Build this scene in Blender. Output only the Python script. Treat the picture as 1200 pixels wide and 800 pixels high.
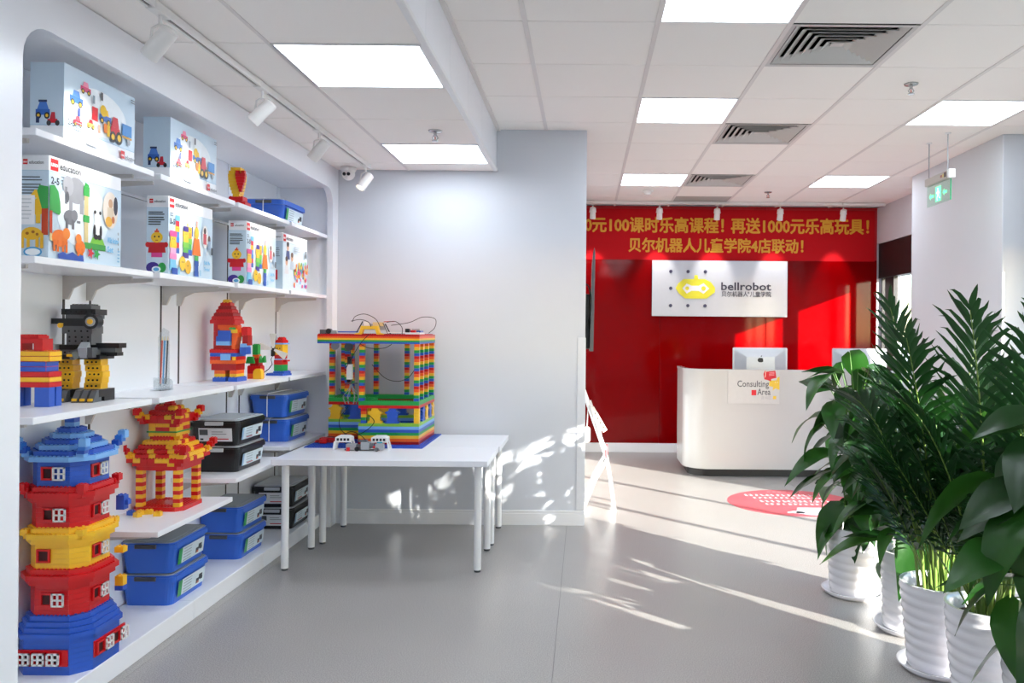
import bpy, bmesh, math, random
from mathutils import Vector, Matrix, Euler
R = math.radians
random.seed(7)
for o in list(bpy.data.objects): bpy.data.objects.remove(o)
SC = bpy.context.scene
COL = SC.collection

# ------------------------------------------------------------------ camera
cam_d = bpy.data.cameras.new('camera')
cam_d.sensor_width = 36.0
cam_d.lens = 942.0/1200.0*36.0
cam_d.shift_x = -86.0/1200.0
cam_d.shift_y = -13.5/1200.0
cam_d.clip_start = 0.05; cam_d.clip_end = 500
cam = bpy.data.objects.new('camera', cam_d); COL.objects.link(cam)
cam.location = (0, 0, 1.385)
cam.rotation_euler = (R(90), R(-0.5), 0)
SC.camera = cam

# ------------------------------------------------------------------ world, sun, exposure
W = bpy.data.worlds.new('sky'); SC.world = W; W.use_nodes = True
nt = W.node_tree; nt.nodes.clear()
sky = nt.nodes.new('ShaderNodeTexSky'); sky.sky_type = 'NISHITA'
sky.sun_disc = False; sky.sun_elevation = R(15); sky.sun_rotation = R(135); sky.air_density = 1.0; sky.dust_density = 0.6; sky.ozone_density = 2.0
bg = nt.nodes.new('ShaderNodeBackground'); bg.inputs[1].default_value = 0.75
wo = nt.nodes.new('ShaderNodeOutputWorld')
nt.links.new(sky.outputs[0], bg.inputs[0]); nt.links.new(bg.outputs[0], wo.inputs[0])

sun_d = bpy.data.lights.new('sun', 'SUN'); sun_d.energy = 16.5; sun_d.angle = R(0.55); sun_d.color = (1.0, 0.95, 0.86)
sun = bpy.data.objects.new('sun', sun_d); COL.objects.link(sun)
sun.location = (20, -20, 12)
sun.rotation_euler = Vector((-1, 1, -0.375)).to_track_quat('-Z', 'Y').to_euler()

SC.view_settings.view_transform = 'Standard'; SC.view_settings.look = 'None'
SC.view_settings.gamma = 1.0; SC.view_settings.use_curve_mapping = False
SC.view_settings.exposure = 0.52
SC.cycles.use_denoising = True
SC.cycles.max_bounces = 10; SC.cycles.diffuse_bounces = 6; SC.cycles.glossy_bounces = 4
SC.cycles.transparent_max_bounces = 16; SC.cycles.caustics_reflective = False; SC.cycles.caustics_refractive = False
SC.cycles.sample_clamp_indirect = 6.0
PANEL_E = 6.9      # brightness of the ceiling light panels
SPOT_E = 13.0       # watts of each track spot

# ------------------------------------------------------------------ materials
def lin(c):
    if isinstance(c, str):
        c = [int(c[i:i+2], 16)/255 for i in (0, 2, 4)]
    return tuple((v/12.92 if v <= 0.04045 else ((v+0.055)/1.055)**2.4) for v in c) + (1.0,)
MATS = {}
def mat(name, col, rough=0.5, var=0.04, scale=30.0, bump=0.0, metal=0.0, coat=0.0, emit=0.0, spec=0.5, trans=0.0):
    if name in MATS: return MATS[name]
    m = bpy.data.materials.new(name); m.use_nodes = True
    n = m.node_tree; b = n.nodes['Principled BSDF']
    c = lin(col)
    tc = n.nodes.new('ShaderNodeTexCoord')
    nz = n.nodes.new('ShaderNodeTexNoise'); nz.inputs['Scale'].default_value = scale; nz.inputs['Detail'].default_value = 3
    n.links.new(tc.outputs['Object'], nz.inputs['Vector'])
    mx = n.nodes.new('ShaderNodeMix'); mx.data_type = 'RGBA'
    mx.inputs[6].default_value = tuple(max(0, v*(1-var)) for v in c[:3]) + (1,)
    mx.inputs[7].default_value = tuple(min(1, v*(1+var)) for v in c[:3]) + (1,)
    n.links.new(nz.outputs['Fac'], mx.inputs[0])
    n.links.new(mx.outputs[2], b.inputs['Base Color'])
    b.inputs['Roughness'].default_value = rough; b.inputs['Metallic'].default_value = metal
    b.inputs['Coat Weight'].default_value = coat; b.inputs['Coat Roughness'].default_value = 0.06
    b.inputs['Specular IOR Level'].default_value = spec
    if bump:
        bp = n.nodes.new('ShaderNodeBump'); bp.inputs['Strength'].default_value = bump; bp.inputs['Distance'].default_value = 0.002
        n.links.new(nz.outputs['Fac'], bp.inputs['Height']); n.links.new(bp.outputs[0], b.inputs['Normal'])
    if emit:
        b.inputs['Emission Color'].default_value = c; b.inputs['Emission Strength'].default_value = emit
    if trans:
        out = n.nodes['Material Output']
        tr = n.nodes.new('ShaderNodeBsdfTranslucent'); ms = n.nodes.new('ShaderNodeMixShader'); ms.inputs[0].default_value = trans
        hs = n.nodes.new('ShaderNodeHueSaturation'); hs.inputs['Value'].default_value = 2.2; hs.inputs['Hue'].default_value = 0.48
        n.links.new(mx.outputs[2], hs.inputs['Color']); n.links.new(hs.outputs[0], tr.inputs['Color'])
        n.links.new(b.outputs[0], ms.inputs[1]); n.links.new(tr.outputs[0], ms.inputs[2]); n.links.new(ms.outputs[0], out.inputs[0])
    MATS[name] = m
    return m
def glass(name, tint=(1, 1, 1), refl=0.06):
    if name in MATS: return MATS[name]
    m = bpy.data.materials.new(name); m.use_nodes = True
    n = m.node_tree; n.nodes.clear()
    out = n.nodes.new('ShaderNodeOutputMaterial'); t = n.nodes.new('ShaderNodeBsdfTransparent'); g = n.nodes.new('ShaderNodeBsdfGlossy')
    t.inputs[0].default_value = tint + (1,); g.inputs['Roughness'].default_value = 0.03
    ms = n.nodes.new('ShaderNodeMixShader'); ms.inputs[0].default_value = refl
    n.links.new(t.outputs[0], ms.inputs[1]); n.links.new(g.outputs[0], ms.inputs[2]); n.links.new(ms.outputs[0], out.inputs[0])
    MATS[name] = m
    return m

wall_m = mat('wall_paint', 'd0d3d9', 0.6, 0.01, 8)
white_m = mat('white_laminate', 'f0f1f5', 0.28, 0.01, 8)
gloss_m = mat('white_gloss_panel', 'eef1f6', 0.12, 0.01, 8)
white_metal = mat('white_metal', 'ececec', 0.35, 0.02)
tile_m = mat('ceiling_tile', 'f8f3ee', 0.9, 0.04, 220, 0.25)
bar_m = mat('ceiling_bar', 'e2dcd9', 0.5, 0.02)
plenum_m = mat('plenum', '4c4a48', 0.9)
base_m = mat('baseboard_white', 'e9e9ea', 0.4, 0.01)
red_glass = mat('red_glass', '780002', 0.06, 0.03, 3, spec=0.2)
banner_m = mat('banner_cloth', 'c00a16', 0.6, 0.04, 60, spec=0.15)
gold_m = mat('gold_lettering', 'e0a020', 0.5, 0.03)
dark_frame = mat('dark_window_frame', '1c191a', 0.5, 0.1)
black_pl = mat('black_plastic', '141416', 0.35, 0.1)
grey_pl = mat('dark_grey_plastic', '4b4d50', 0.4, 0.1)
lgrey_pl = mat('light_grey_plastic', '9a9ea2', 0.4, 0.05)
cable_m = mat('black_cable', '121214', 0.5)
alu_m = mat('aluminium', 'cfd4dc', 0.35, 0.02, metal=0.6)
sky_glass = glass('window_glass', (0.97, 0.985, 0.99), 0.05)
clear_m = glass('clear_acrylic', (0.93, 0.95, 0.96), 0.16)
BR = {'red': 'd01218', 'dred': 'a80c12', 'orange': 'f2621c', 'yellow': 'f6c02c', 'green': '1f9c46', 'lime': '8cc63e', 'blue': '2a5abf',
      'mblue': '3d7fd6', 'lblue': '7db4ec', 'white': 'f0f0ee', 'black': '1a1b1d', 'grey': '5c5f62', 'lgrey': 'a4a8ac', 'tan': 'e3cc94',
      'pink': 'f08cc0', 'purple': '43308c', 'brown': '7c4424'}
def brk(c): return mat('brick_'+c, BR[c], 0.28, 0.05, 12)
def ink(hexa): return mat('ink_'+hexa, hexa, 0.35, 0.06, 40)

# ------------------------------------------------------------------ mesh helpers
def text_data(s, size, bold=0.0):
    c = bpy.data.curves.new('lettering', 'FONT'); c.body = s; c.size = size; c.offset = bold; c.resolution_u = 2
    c.align_x = 'LEFT'
    o = bpy.data.objects.new('lettering', c); COL.objects.link(o)
    bpy.context.view_layer.update()
    dg = bpy.context.evaluated_depsgraph_get()
    me = o.evaluated_get(dg).to_mesh()
    vs = [(v.co.x, v.co.y) for v in me.vertices]; fs = [tuple(p.vertices) for p in me.polygons]
    o.evaluated_get(dg).to_mesh_clear()
    bpy.data.objects.remove(o); bpy.data.curves.remove(c)
    return vs, fs

class MB:
    def __init__(s): s.v = []; s.f = []; s.m = []; s.mats = []; s.sm = []
    def mi(s, m):
        if m not in s.mats: s.mats.append(m)
        return s.mats.index(m)
    def add(s, vs, fs, m, smooth=False):
        k = len(s.v); i = s.mi(m)
        s.v += [tuple(v) for v in vs]
        for f in fs: s.f.append(tuple(k+j for j in f)); s.m.append(i); s.sm.append(smooth)
        return s
    def box(s, x0, x1, y0, y1, z0, z1, m):
        vs = [(x, y, z) for z in (z0, z1) for y in (y0, y1) for x in (x0, x1)]
        return s.add(vs, [(0, 2, 3, 1), (4, 5, 7, 6), (0, 1, 5, 4), (2, 6, 7, 3), (0, 4, 6, 2), (1, 3, 7, 5)], m)
    def cbox(s, c, d, m, rot=None):
        vs = []
        for z in (-.5, .5):
            for y in (-.5, .5):
                for x in (-.5, .5):
                    p = Vector((x*d[0], y*d[1], z*d[2]))
                    if rot: p = rot @ p
                    vs.append(tuple(p + Vector(c)))
        return s.add(vs, [(0, 2, 3, 1), (4, 5, 7, 6), (0, 1, 5, 4), (2, 6, 7, 3), (0, 4, 6, 2), (1, 3, 7, 5)], m)
    def prism(s, poly, a, b, m, axis='z', top=None):
        # poly in the two other axes (x,y)->z ; (x,z)->y ; (y,z)->x ; counter-clockwise
        n = len(poly); top = top or poly
        def P(p, t):
            return (p[0], p[1], t) if axis == 'z' else (p[0], t, p[1]) if axis == 'y' else (t, p[0], p[1])
        vs = [P(p, a) for p in poly] + [P(p, b) for p in top]
        fs = [tuple(range(n-1, -1, -1)), tuple(range(n, 2*n))] + [(i, (i+1) % n, n+(i+1) % n, n+i) for i in range(n)]
        if axis == 'y': fs = [tuple(reversed(f)) for f in fs]
        return s.add(vs, fs, m)
    def cyl(s, p0, p1, r0, r1, n, m, cap=True, smooth=True):
        p0 = Vector(p0); p1 = Vector(p1); d = (p1-p0).normalized()
        u = d.orthogonal().normalized(); w = d.cross(u)
        vs = []
        for p, r in ((p0, r0), (p1, r1)):
            for i in range(n):
                a = 2*math.pi*i/n; vs.append(p + u*(math.cos(a)*r) + w*(math.sin(a)*r))
        s.add(vs, [(i, (i+1) % n, n+(i+1) % n, n+i) for i in range(n)], m, smooth)
        if cap: s.add(vs, [tuple(range(n-1, -1, -1)), tuple(range(n, 2*n))], m)
        return s
    def tube(s, pts, r, n, m, r2=None):
        pts = [Vector(p) for p in pts]; L = len(pts); vs = []
        up = Vector((0.13, 0.31, 0.94))
        for i, p in enumerate(pts):
            d = (pts[min(i+1, L-1)]-pts[max(i-1, 0)]).normalized()
            u = d.cross(up)
            if u.length < 1e-3: u = d.orthogonal()
            u.normalize(); w = d.cross(u); rr = r if r2 is None else r+(r2-r)*i/(L-1)
            for j in range(n):
                a = 2*math.pi*j/n; vs.append(p+u*(math.cos(a)*rr)+w*(math.sin(a)*rr))
        fs = [(i*n+j, i*n+(j+1) % n, (i+1)*n+(j+1) % n, (i+1)*n+j) for i in range(L-1) for j in range(n)]
        return s.add(vs, fs, m, True)
    def lathe(s, prof, n, m, c=(0, 0, 0), fn=None, smooth=True):
        vs = []
        for (r, z) in prof:
            for j in range(n):
                a = 2*math.pi*j/n; rr = r if fn is None else fn(r, z, a)
                vs.append((c[0]+math.cos(a)*rr, c[1]+math.sin(a)*rr, c[2]+z))
        fs = [(i*n+j, i*n+(j+1) % n, (i+1)*n+(j+1) % n, (i+1)*n+j) for i in range(len(prof)-1) for j in range(n)]
        return s.add(vs, fs, m, smooth)
    def stud(s, x, y, z, m, r=0.0045, h=0.004, n=8):
        vs = [(x+math.cos(2*math.pi*i/n)*r, y+math.sin(2*math.pi*i/n)*r, zz) for zz in (z, z+h) for i in range(n)]
        return s.add(vs, [(i, (i+1) % n, n+(i+1) % n, n+i) for i in range(n)]+[tuple(range(n, 2*n))], m)
    def brick(s, x0, x1, y0, y1, z0, z1, m, p=0.016, studs=True):
        s.box(x0, x1, y0, y1, z0, z1-0.0006, m)
        if studs:
            nx = max(1, round((x1-x0)/p)); ny = max(1, round((y1-y0)/p))
            for i in range(nx):
                for j in range(ny):
                    s.stud(x0+(i+.5)*(x1-x0)/nx, y0+(j+.5)*(y1-y0)/ny, z1-0.0006, m, r=p*0.3, h=p*0.26)
        return s
    def text(s, txt, size, m, fn, bold=0.0, width=None, center=False, depth=None, thick=0.0):
        if thick:
            for kk, (du, dv) in enumerate(((0, 0), (thick, 0), (-thick, 0), (0, thick), (0, -thick), (thick*.7, thick*.7), (-thick*.7, -thick*.7), (thick*.7, -thick*.7), (-thick*.7, thick*.7))):
                s.text(txt, size, m, (lambda a, b, d=0, du=du, dv=dv, kk=kk: tuple(Vector(fn(a+du, b+dv))+Vector((0, -.0003*kk, 0)))), bold, width, center)
            return s
        vs, fs = text_data(txt, size, bold)
        if not vs: return s
        x0 = min(v[0] for v in vs); x1 = max(v[0] for v in vs)
        k = 1.0 if width is None else width/(x1-x0)
        off = (x0+x1)/2 if center else x0
        if depth:
            a = [fn((v[0]-off)*k, v[1], 0.0) for v in vs]; b = [fn((v[0]-off)*k, v[1], depth) for v in vs]; n = len(vs)
            s.add(b, fs, m); edges = {}
            for f in fs:
                for i in range(len(f)):
                    e = (f[i], f[(i+1) % len(f)]); edges[e] = 1
            side = [(e[0], e[1], e[1]+n, e[0]+n) for e in edges if (e[1], e[0]) not in edges]
            s.add(a+b, side, m)
            return s
        return s.add([fn((v[0]-off)*k, v[1]) for v in vs], fs, m)
    def build(s, name, parent=None, bevel=0.0, seg=2, loc=None, link=True):
        me = bpy.data.meshes.new(name); me.from_pydata(s.v, [], s.f)
        for m in s.mats: me.materials.append(m)
        me.polygons.foreach_set('material_index', s.m); me.polygons.foreach_set('use_smooth', s.sm)
        me.update()
        if bevel:
            bm = bmesh.new(); bm.from_mesh(me)
            bmesh.ops.remove_doubles(bm, verts=bm.verts, dist=1e-6)
            es = [e for e in bm.edges if len(e.link_faces) == 2 and e.calc_face_angle(0) > R(40)]
            bmesh.ops.bevel(bm, geom=es, offset=bevel, segments=seg, affect='EDGES', profile=0.5, clamp_overlap=True)
            bm.to_mesh(me); bm.free()
        o = bpy.data.objects.new(name, me)
        if link: COL.objects.link(o)
        if parent: o.parent = parent
        if loc: o.location = loc
        return o

def tag(o, label=None, cat=None, group=None, kind=None):
    if label: o['label'] = label
    if cat: o['category'] = cat
    if group: o['group'] = group
    if kind: o['kind'] = kind
    return o
def thing(name, label, cat, loc=(0, 0, 0), rz=0.0, group=None):
    o = bpy.data.objects.new(name, None); COL.objects.link(o); o.empty_display_size = 0.05
    o.location = loc; o.rotation_euler = (0, 0, rz)
    return tag(o, label, cat, group)
def struct(o, label=None): return tag(o, label, None, None, 'structure')
def copy_tree(o, parent=None):
    c = o.copy(); COL.objects.link(c); c.parent = parent
    for ch in o.children: copy_tree(ch, c)
    return c
def part(name, parent, fn, bevel=0.0, seg=2):
    m = MB(); fn(m); return m.build(name, parent, bevel, seg)
def share(o, parent, loc, name=None, rot=None, scale=None):
    c = bpy.data.objects.new(name or o.name.split('.')[0], o.data); COL.objects.link(c); c.parent = parent; c.location = loc
    if rot: c.rotation_euler = rot
    if scale: c.scale = scale
    return c
def arc(cx, cy, r, a0, a1, n):
    return [(cx+r*math.cos(R(a0+(a1-a0)*i/n)), cy+r*math.sin(R(a0+(a1-a0)*i/n))) for i in range(n+1)]
def rrect(x0, x1, y0, y1, r, n=6):
    return arc(x1-r, y0+r, r, -90, 0, n)+arc(x1-r, y1-r, r, 0, 90, n)+arc(x0+r, y1-r, r, 90, 180, n)+arc(x0+r, y0+r, r, 180, 270, n)

# ================================================================== THE ROOM
CZ = 2.80; SZ = 2.505; PY = 5.70; RY = 9.15; WX = 3.31; BY = -3.2; LX = -2.16
def grid_floor():
    m = bpy.data.materials.new('vinyl_floor'); m.use_nodes = True
    n = m.node_tree; b = n.nodes['Principled BSDF']
    tc = n.nodes.new('ShaderNodeTexCoord')
    a = n.nodes.new('ShaderNodeTexNoise'); a.inputs['Scale'].default_value = 210; a.inputs['Detail'].default_value = 2
    c = n.nodes.new('ShaderNodeTexNoise'); c.inputs['Scale'].default_value = 1.6; c.inputs['Detail'].default_value = 5
    n.links.new(tc.outputs['Object'], a.inputs['Vector']); n.links.new(tc.outputs['Object'], c.inputs['Vector'])
    r1 = n.nodes.new('ShaderNodeValToRGB'); r1.color_ramp.elements[0].position = 0.36; r1.color_ramp.elements[1].position = 0.64
    r1.color_ramp.elements[0].color = lin('918d8a'); r1.color_ramp.elements[1].color = lin('bfbbb7')
    n.links.new(a.outputs['Fac'], r1.inputs[0])
    mx = n.nodes.new('ShaderNodeMix'); mx.data_type = 'RGBA'; mx.blend_type = 'MULTIPLY'; mx.inputs[0].default_value = 0.18
    n.links.new(r1.outputs[0], mx.inputs[6]); n.links.new(c.outputs['Fac'], mx.inputs[7])
    n.links.new(mx.outputs[2], b.inputs['Base Color'])
    b.inputs['Roughness'].default_value = 0.30; b.inputs['Specular IOR Level'].default_value = 0.45
    return m
floor_m = grid_floor()
fl = MB().box(-2.6, 3.6, BY-.2, RY+.25, -0.12, -0.004, plenum_m).build('floor'); struct(fl)
xs = [-2.6, -1.8, -0.12, 1.88, 3.6]
for i in range(4):
    MB().box(xs[i]+.0008, xs[i+1]-.0008, BY-.2, RY+.25, -0.006, 0.0, floor_m).build('vinyl_sheet', fl)

# upper ceiling: tiles over T-bars
ceil = MB().box(-2.6, 3.6, BY-.2, RY+.25, CZ+.05, CZ+.15, plenum_m).build('ceiling'); struct(ceil)
GX = [-.90, -.29, .32, .93, 1.54, 2.15, 2.76, 3.37]
GY = [3.69+.596*k for k in range(-11, 10)]
lights_up = {(2, 10), (2, 13), (2, 17), (5, 13), (5, 17), (2, 7), (5, 9), (2, 4), (5, 5), (2, 1), (5, 2)}
vents = {(3, 11), (3, 14), (3, 17)}
greypan = {(3, 19)}
tile_o = MB().box(0.004, .606, 0.003, .593, 0.0, .016, tile_m).build('ceiling_tile', None, 0.003, 1)
first = True
for i in range(len(GX)-1):
    for j in range(len(GY)-1):
        if (i, j) in lights_up or (i, j) in vents or (i, j) in greypan: continue
        if GY[j+1] < BY: continue
        if GX[i] < -.5 and GY[j] < 5.5: pass
        if first: o = tile_o; o.parent = ceil; o.location = (GX[i], GY[j], CZ); first = False
        else: share(tile_o, ceil, (GX[i], GY[j], CZ))
for (i, j) in greypan:
    MB().box(.004, .606, .003, .593, 0, .016, mat('grey_access_panel', 'a9a8a6', .5)).build('access_panel', ceil, .003, 1, (GX[i], GY[j], CZ))
bar = None
for x in GX:
    if bar is None:
        bar = MB().box(-.012, .012, BY, RY, -.004, .02, bar_m).build('ceiling_bar', ceil, .001, 1, (x, 0, CZ))
    else: share(bar, ceil, (x, 0, CZ))
cross = MB().box(0, .61, -.002, .002, .004, .02, bar_m).build('ceiling_crossbar', ceil, 0, 1, (GX[0], GY[0], CZ))
for i in range(len(GX)-1):
    for j in range(1, len(GY)): share(cross, ceil, (GX[i], GY[j], CZ))
# panel lights
panel_emit = mat('light_panel_diffuser', 'ecf5ff', 0.5, 0.0, emit=PANEL_E)
def panel_light(loc, w, d, label, group):
    t = thing('ceiling_light', label, 'ceiling light', loc, 0, group)
    f = MB()
    for a in ((0, w, 0, .012), (0, w, d-.012, d), (0, .012, .012, d-.012), (w-.012, w, .012, d-.012)): f.box(a[0], a[1], a[2], a[3], -.003, .02, white_metal)
    f.build('frame', t)
    MB().box(.012, w-.012, .012, d-.012, 0.002, .016, panel_emit).build('diffuser', t)
    return t
LBL = {(5, 13): 'square light panel in the high ceiling in front of the hanging green exit sign',
       (5, 17): 'square light panel in the high ceiling near the red wall, past the exit sign'}
LBL[(2, 10)] = 'square ceiling light panel beside the largest square air vent'
LBL[(2, 13)] = 'square ceiling light panel beside the middle square air vent'
LBL[(2, 17)] = 'square ceiling light panel beside the air vent nearest the red wall'
for (i, j) in sorted(lights_up):
    panel_light((GX[i]+.004, GY[j]+.003, CZ), .602, .59, LBL.get((i, j), 'square ceiling light panel behind the viewpoint over the open floor'), 'light panels in the high ceiling')
# air diffusers
vent_m = mat('vent_white', 'c9c7c4', .45, .02)
vent_dark = mat('vent_inside', '4c4e4e', .8)
def air_vent(loc, label):
    t = thing('air_vent', label, 'air vent', loc, 0, 'square air diffusers')
    MB().box(.004, .602, .004, .586, .05, .055, vent_dark).build('duct_back', t)
    f = MB()
    def ring(mb, i0, i1, z0, z1):
        w = .606; d = .59
        a = [(i0, i0), (w-i0, i0), (w-i0, d-i0), (i0, d-i0)]; b = [(i1, i1), (w-i1, i1), (w-i1, d-i1), (i1, d-i1)]
        vs = [(p[0], p[1], z0) for p in a]+[(p[0], p[1], z1) for p in b]
        vs += [(p[0], p[1], z0+.003) for p in a]+[(p[0], p[1], z1+.003) for p in b]
        fs = [(k, (k+1) % 4, 4+(k+1) % 4, 4+k) for k in range(4)]+[(8+k, 12+k, 12+(k+1) % 4, 8+(k+1) % 4) for k in range(4)]
        fs += [(k, 8+k, 8+(k+1) % 4, (k+1) % 4) for k in range(4)]+[(4+k, 4+(k+1) % 4, 12+(k+1) % 4, 12+k) for k in range(4)]
        mb.add(vs, fs, vent_m)
    ring(f, .003, .03, -.004, -.002); f.build('vent_frame', t)
    for k in range(6):
        g = MB(); i0 = .036+k*.04; ring(g, i0, i0+.036, .0, .022); g.build('vane', t)
    MB().cbox((.303, .295, .012), (.06, .05, .006), vent_m).build('centre_plate', t)
air_vent((GX[3]+.002, GY[11]+.003, CZ), 'largest square multi-vane air diffuser in the high ceiling')
air_vent((GX[3]+.002, GY[14]+.003, CZ), 'square air diffuser in the high ceiling, middle one of the line of three')
air_vent((GX[3]+.002, GY[17]+.003, CZ), 'square air diffuser in the high ceiling closest to the red wall')

# lowered ceiling over the shelves
sof = struct(MB().box(-2.4, -.66, BY, PY, SZ+.05, CZ-.02, plenum_m).build('ceiling_lowered'))
SX = [-2.47, -1.865, -1.26, -.655]
SY = [3.74+.57*k for k in range(-12, 4)]
sl = {(2, 8+3-1-0), }
lights_lo = {(1+1, 11), (2, 14), (2, 8), (2, 5), (2, 2)}
lights_lo = {(i, j) for (i, j) in lights_lo}
st = MB().box(.003, .602, .003, .567, 0, .016, tile_m).build('ceiling_tile', sof, .003, 1, (SX[0], SY[0], SZ))
for i in range(3):
    for j in range(len(SY)):
        if (i, j) in lights_lo: continue
        if SY[j]+.57 > PY:
            MB().box(.003, .602, .003, PY-SY[j]-.003, 0, .016, tile_m).build('ceiling_tile', sof, .003, 1, (SX[i], SY[j], SZ)); continue
        if i == 0 and j == 0: continue
        share(st, sof, (SX[i], SY[j], SZ))
for x in SX[1:3]:
    MB().box(x-.008, x+.008, BY, PY-.002, SZ-.003, SZ+.02, bar_m).build('ceiling_bar', sof)
for (i, j) in sorted(lights_lo):
    lab = {11: 'square light panel in the lowered ceiling, the one above the shelf front', 14: 'square light panel in the lowered ceiling next to the white partition'}.get(j, 'square light panel in the lowered ceiling behind the viewpoint')
    panel_light((SX[i]+.003, SY[j]+.003, SZ), .599, .564, lab, 'light panels in the lowered ceiling')
edge = struct(MB().box(-.66, -.63, BY, PY, SZ-.004, SZ+.018, white_metal).build('trim_1', None, .003, 1))
fas = MB().box(-.652, -.64, .002, .568, SZ+.02, CZ-.004, white_m).build('fascia_panel', sof, .002, 1, (0, SY[0], 0))
for y in SY[1:-1]: share(fas, sof, (0, y, 0))
MB().box(-.652, -.64, SY[-1]+.002, PY-.002, SZ+.02, CZ-.004, white_m).build('fascia_panel', sof, .002, 1)
struct(MB().box(-.645, -.615, BY, PY, CZ-.012, CZ, bar_m).build('trim_2'))

# walls
struct(MB().box(-2.6, LX-.01, BY, RY+.2, 0, CZ+.05, wall_m).build('wall_left'))
struct(MB().box(-2.6, WX+.3, BY-.2, BY, 0, CZ+.05, wall_m).build('wall_behind'))
struct(MB().box(LX-.01, 0, PY, PY+.10, 0, CZ, wall_m).build('wall_partition', None, .002, 1))
struct(MB().box(-.16, -.06, PY+.10, RY, 0, CZ, wall_m).build('wall_passage'))
bb = MB().box(-1.70, .004, PY-.014, PY, 0, .085, base_m).box(-1.70, .004, PY-.010, PY, .085, .105, base_m).build('baseboard_partition', None, .002, 1); struct(bb)
struct(MB().box(-.055, .004, PY-.005, PY, .11, 1.33, mat('corner_guard', 'dcdee2', .3)).build('trim_3', None, .0015, 1))
struct(MB().box(-.03, 3.6, RY+.012, RY+.2, 0, CZ+.05, wall_m).build('wall_back'))
rw = MB().box(-.06, WX, RY+.006, RY+.012, .105, CZ, mat('panel_backing', '5a0205', .6)).build('wall_red'); struct(rw)
px_ = [-.06, .845, 2.05, WX]
for i in range(3):
    MB().box(px_[i]+.0015, px_[i+1]-.0015, RY-.008, RY+.006, .105, 2.20, red_glass).build('red_glass_panel', rw, .0015, 1)
for i in range(3):
    MB().box(px_[i]+.001, px_[i+1]-.001, RY-.003, RY+.006, 2.20, CZ, mat('red_paint', 'b80812', .5)).build('red_wall_board', rw)
struct(MB().box(-.06, WX, RY-.016, RY-.002, 0, .105, base_m).build('baseboard_back', None, .003, 1))

# right side: windows, header, pillar
PX0 = 2.95
struct(MB().box(PX0, WX+.25, PY, 7.29, 0, CZ, wall_m).build('wall_pillar', None, .004, 1))
struct(MB().box(WX, WX+.25, BY, PY, 2.39, CZ, wall_m).box(WX, WX+.25, 7.29, RY+.01, 2.39, CZ, wall_m).build('wall_right'))
struct(MB().box(WX, WX+.25, BY, .60, 0, 2.39, wall_m).build('wall_side'))
def window(name, y0, y1, posts, glasses):
    f = MB().box(WX+.02, WX+.14, y0, y1, 2.0, 2.39, dark_frame).box(WX+.02, WX+.14, y0, y1, 0, .06, dark_frame)
    for (a, b) in posts: f.box(WX+.055, WX+.105, a, b, .06, 2.0, dark_frame)
    w = f.build(name, None, .002, 1); struct(w)
    for (a, b) in glasses: MB().box(WX+.076, WX+.084, a, b, .06, 2.0, sky_glass).build('pane', w)
pp = [(.60, .66), (1.08, 1.13), (2.10, 2.15), (3.12, 3.17), (4.18, 4.23), (5.30, PY)]
window('window_1', .60, PY, pp, [(pp[k][1], pp[k+1][0]) for k in range(5)])
pp = [(7.29, 7.37), (8.02, 8.15), (8.79, 9.04), (9.13, RY)]
window('window_2', 7.29, RY, pp, [(pp[k][1], pp[k+1][0]) for k in range(3)])
struct(MB().box(WX+.02, WX+.045, PY-.5, PY, 2.39, 2.40, dark_frame).build('trim_4'))
gr = MB().box(WX+.3, 140, -120, 140, -.35, -.3, mat('outdoor_paving', 'b8b6b0', .9, .1, .5)).build('outdoor_ground'); struct(gr)
# ================================================================== DISPLAY SHELVES
FX = -1.76; SHF = -1.80; SHB = -2.15
SEC = [(2.625, 3.345), (3.40, 4.12), (4.16, 4.88), (4.915, 5.60)]
unit = thing('display_shelving', 'white built-in display shelving with rounded opening along the wall', 'shelving', (-1.96, 4.0, 0))
UO = Vector((1.96, -4.0, 0))
def upart(name, fn, bevel=0, seg=2, parent=None):
    m = MB(); fn(m); m.v = [(v[0]+UO.x, v[1]+UO.y, v[2]) for v in m.v]
    return m.build(name, parent or unit, bevel, seg)
def fascia(m):
    y0, y1, z0, z1 = 0.9, PY-.002, 0.0, SZ-.003
    oy0, oy1, oz1, r = 2.505, 5.585, 2.345, .12
    # left stile, right stile, head with rounded inner corners
    m.box(FX-.04, FX, y0, oy0, z0, z1, white_m); m.box(FX-.04, FX, oy1, y1, z0, z1, white_m)
    poly = [(oy0, oz1-r)]+[(oy0+r-r*math.cos(R(t)), oz1-r+r*math.sin(R(t))) for t in (15, 30, 45, 60, 75, 90)]
    poly += [(oy1-r+r*math.sin(R(t)), oz1-r+r*math.cos(R(t))) for t in (0, 15, 30, 45, 60, 75)]+[(oy1, oz1-r), (oy1, z1), (oy0, z1)]
    n = len(poly)
    # split into quads: strip between curve and top edge
    low = poly[:n-2]
    vs = []
    for x in (FX-.04, FX):
        for p in low: vs.append((x, p[0], p[1]))
        for p in low: vs.append((x, p[0], z1))
    k = len(low)
    fs = []
    for i in range(k-1):
        fs.append((2*k+i, 2*k+i+1, 3*k+i+1, 3*k+i)); fs.append((i, k+i, k+i+1, i+1)); fs.append((i, i+1, 2*k+i+1, 2*k+i))
    m.add(vs, fs, white_m)
upart('front_frame', fascia)
def sidep(m):
    m.box(LX, FX-.04, 2.44, 2.48, 0, SZ-.003, white_m); m.box(LX, FX-.04, 5.62, 5.66, 0, SZ-.003, white_m)
    m.box(LX, FX-.04, 2.48, 5.62, 2.36, 2.40, white_m)
upart('carcass', sidep)
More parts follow.
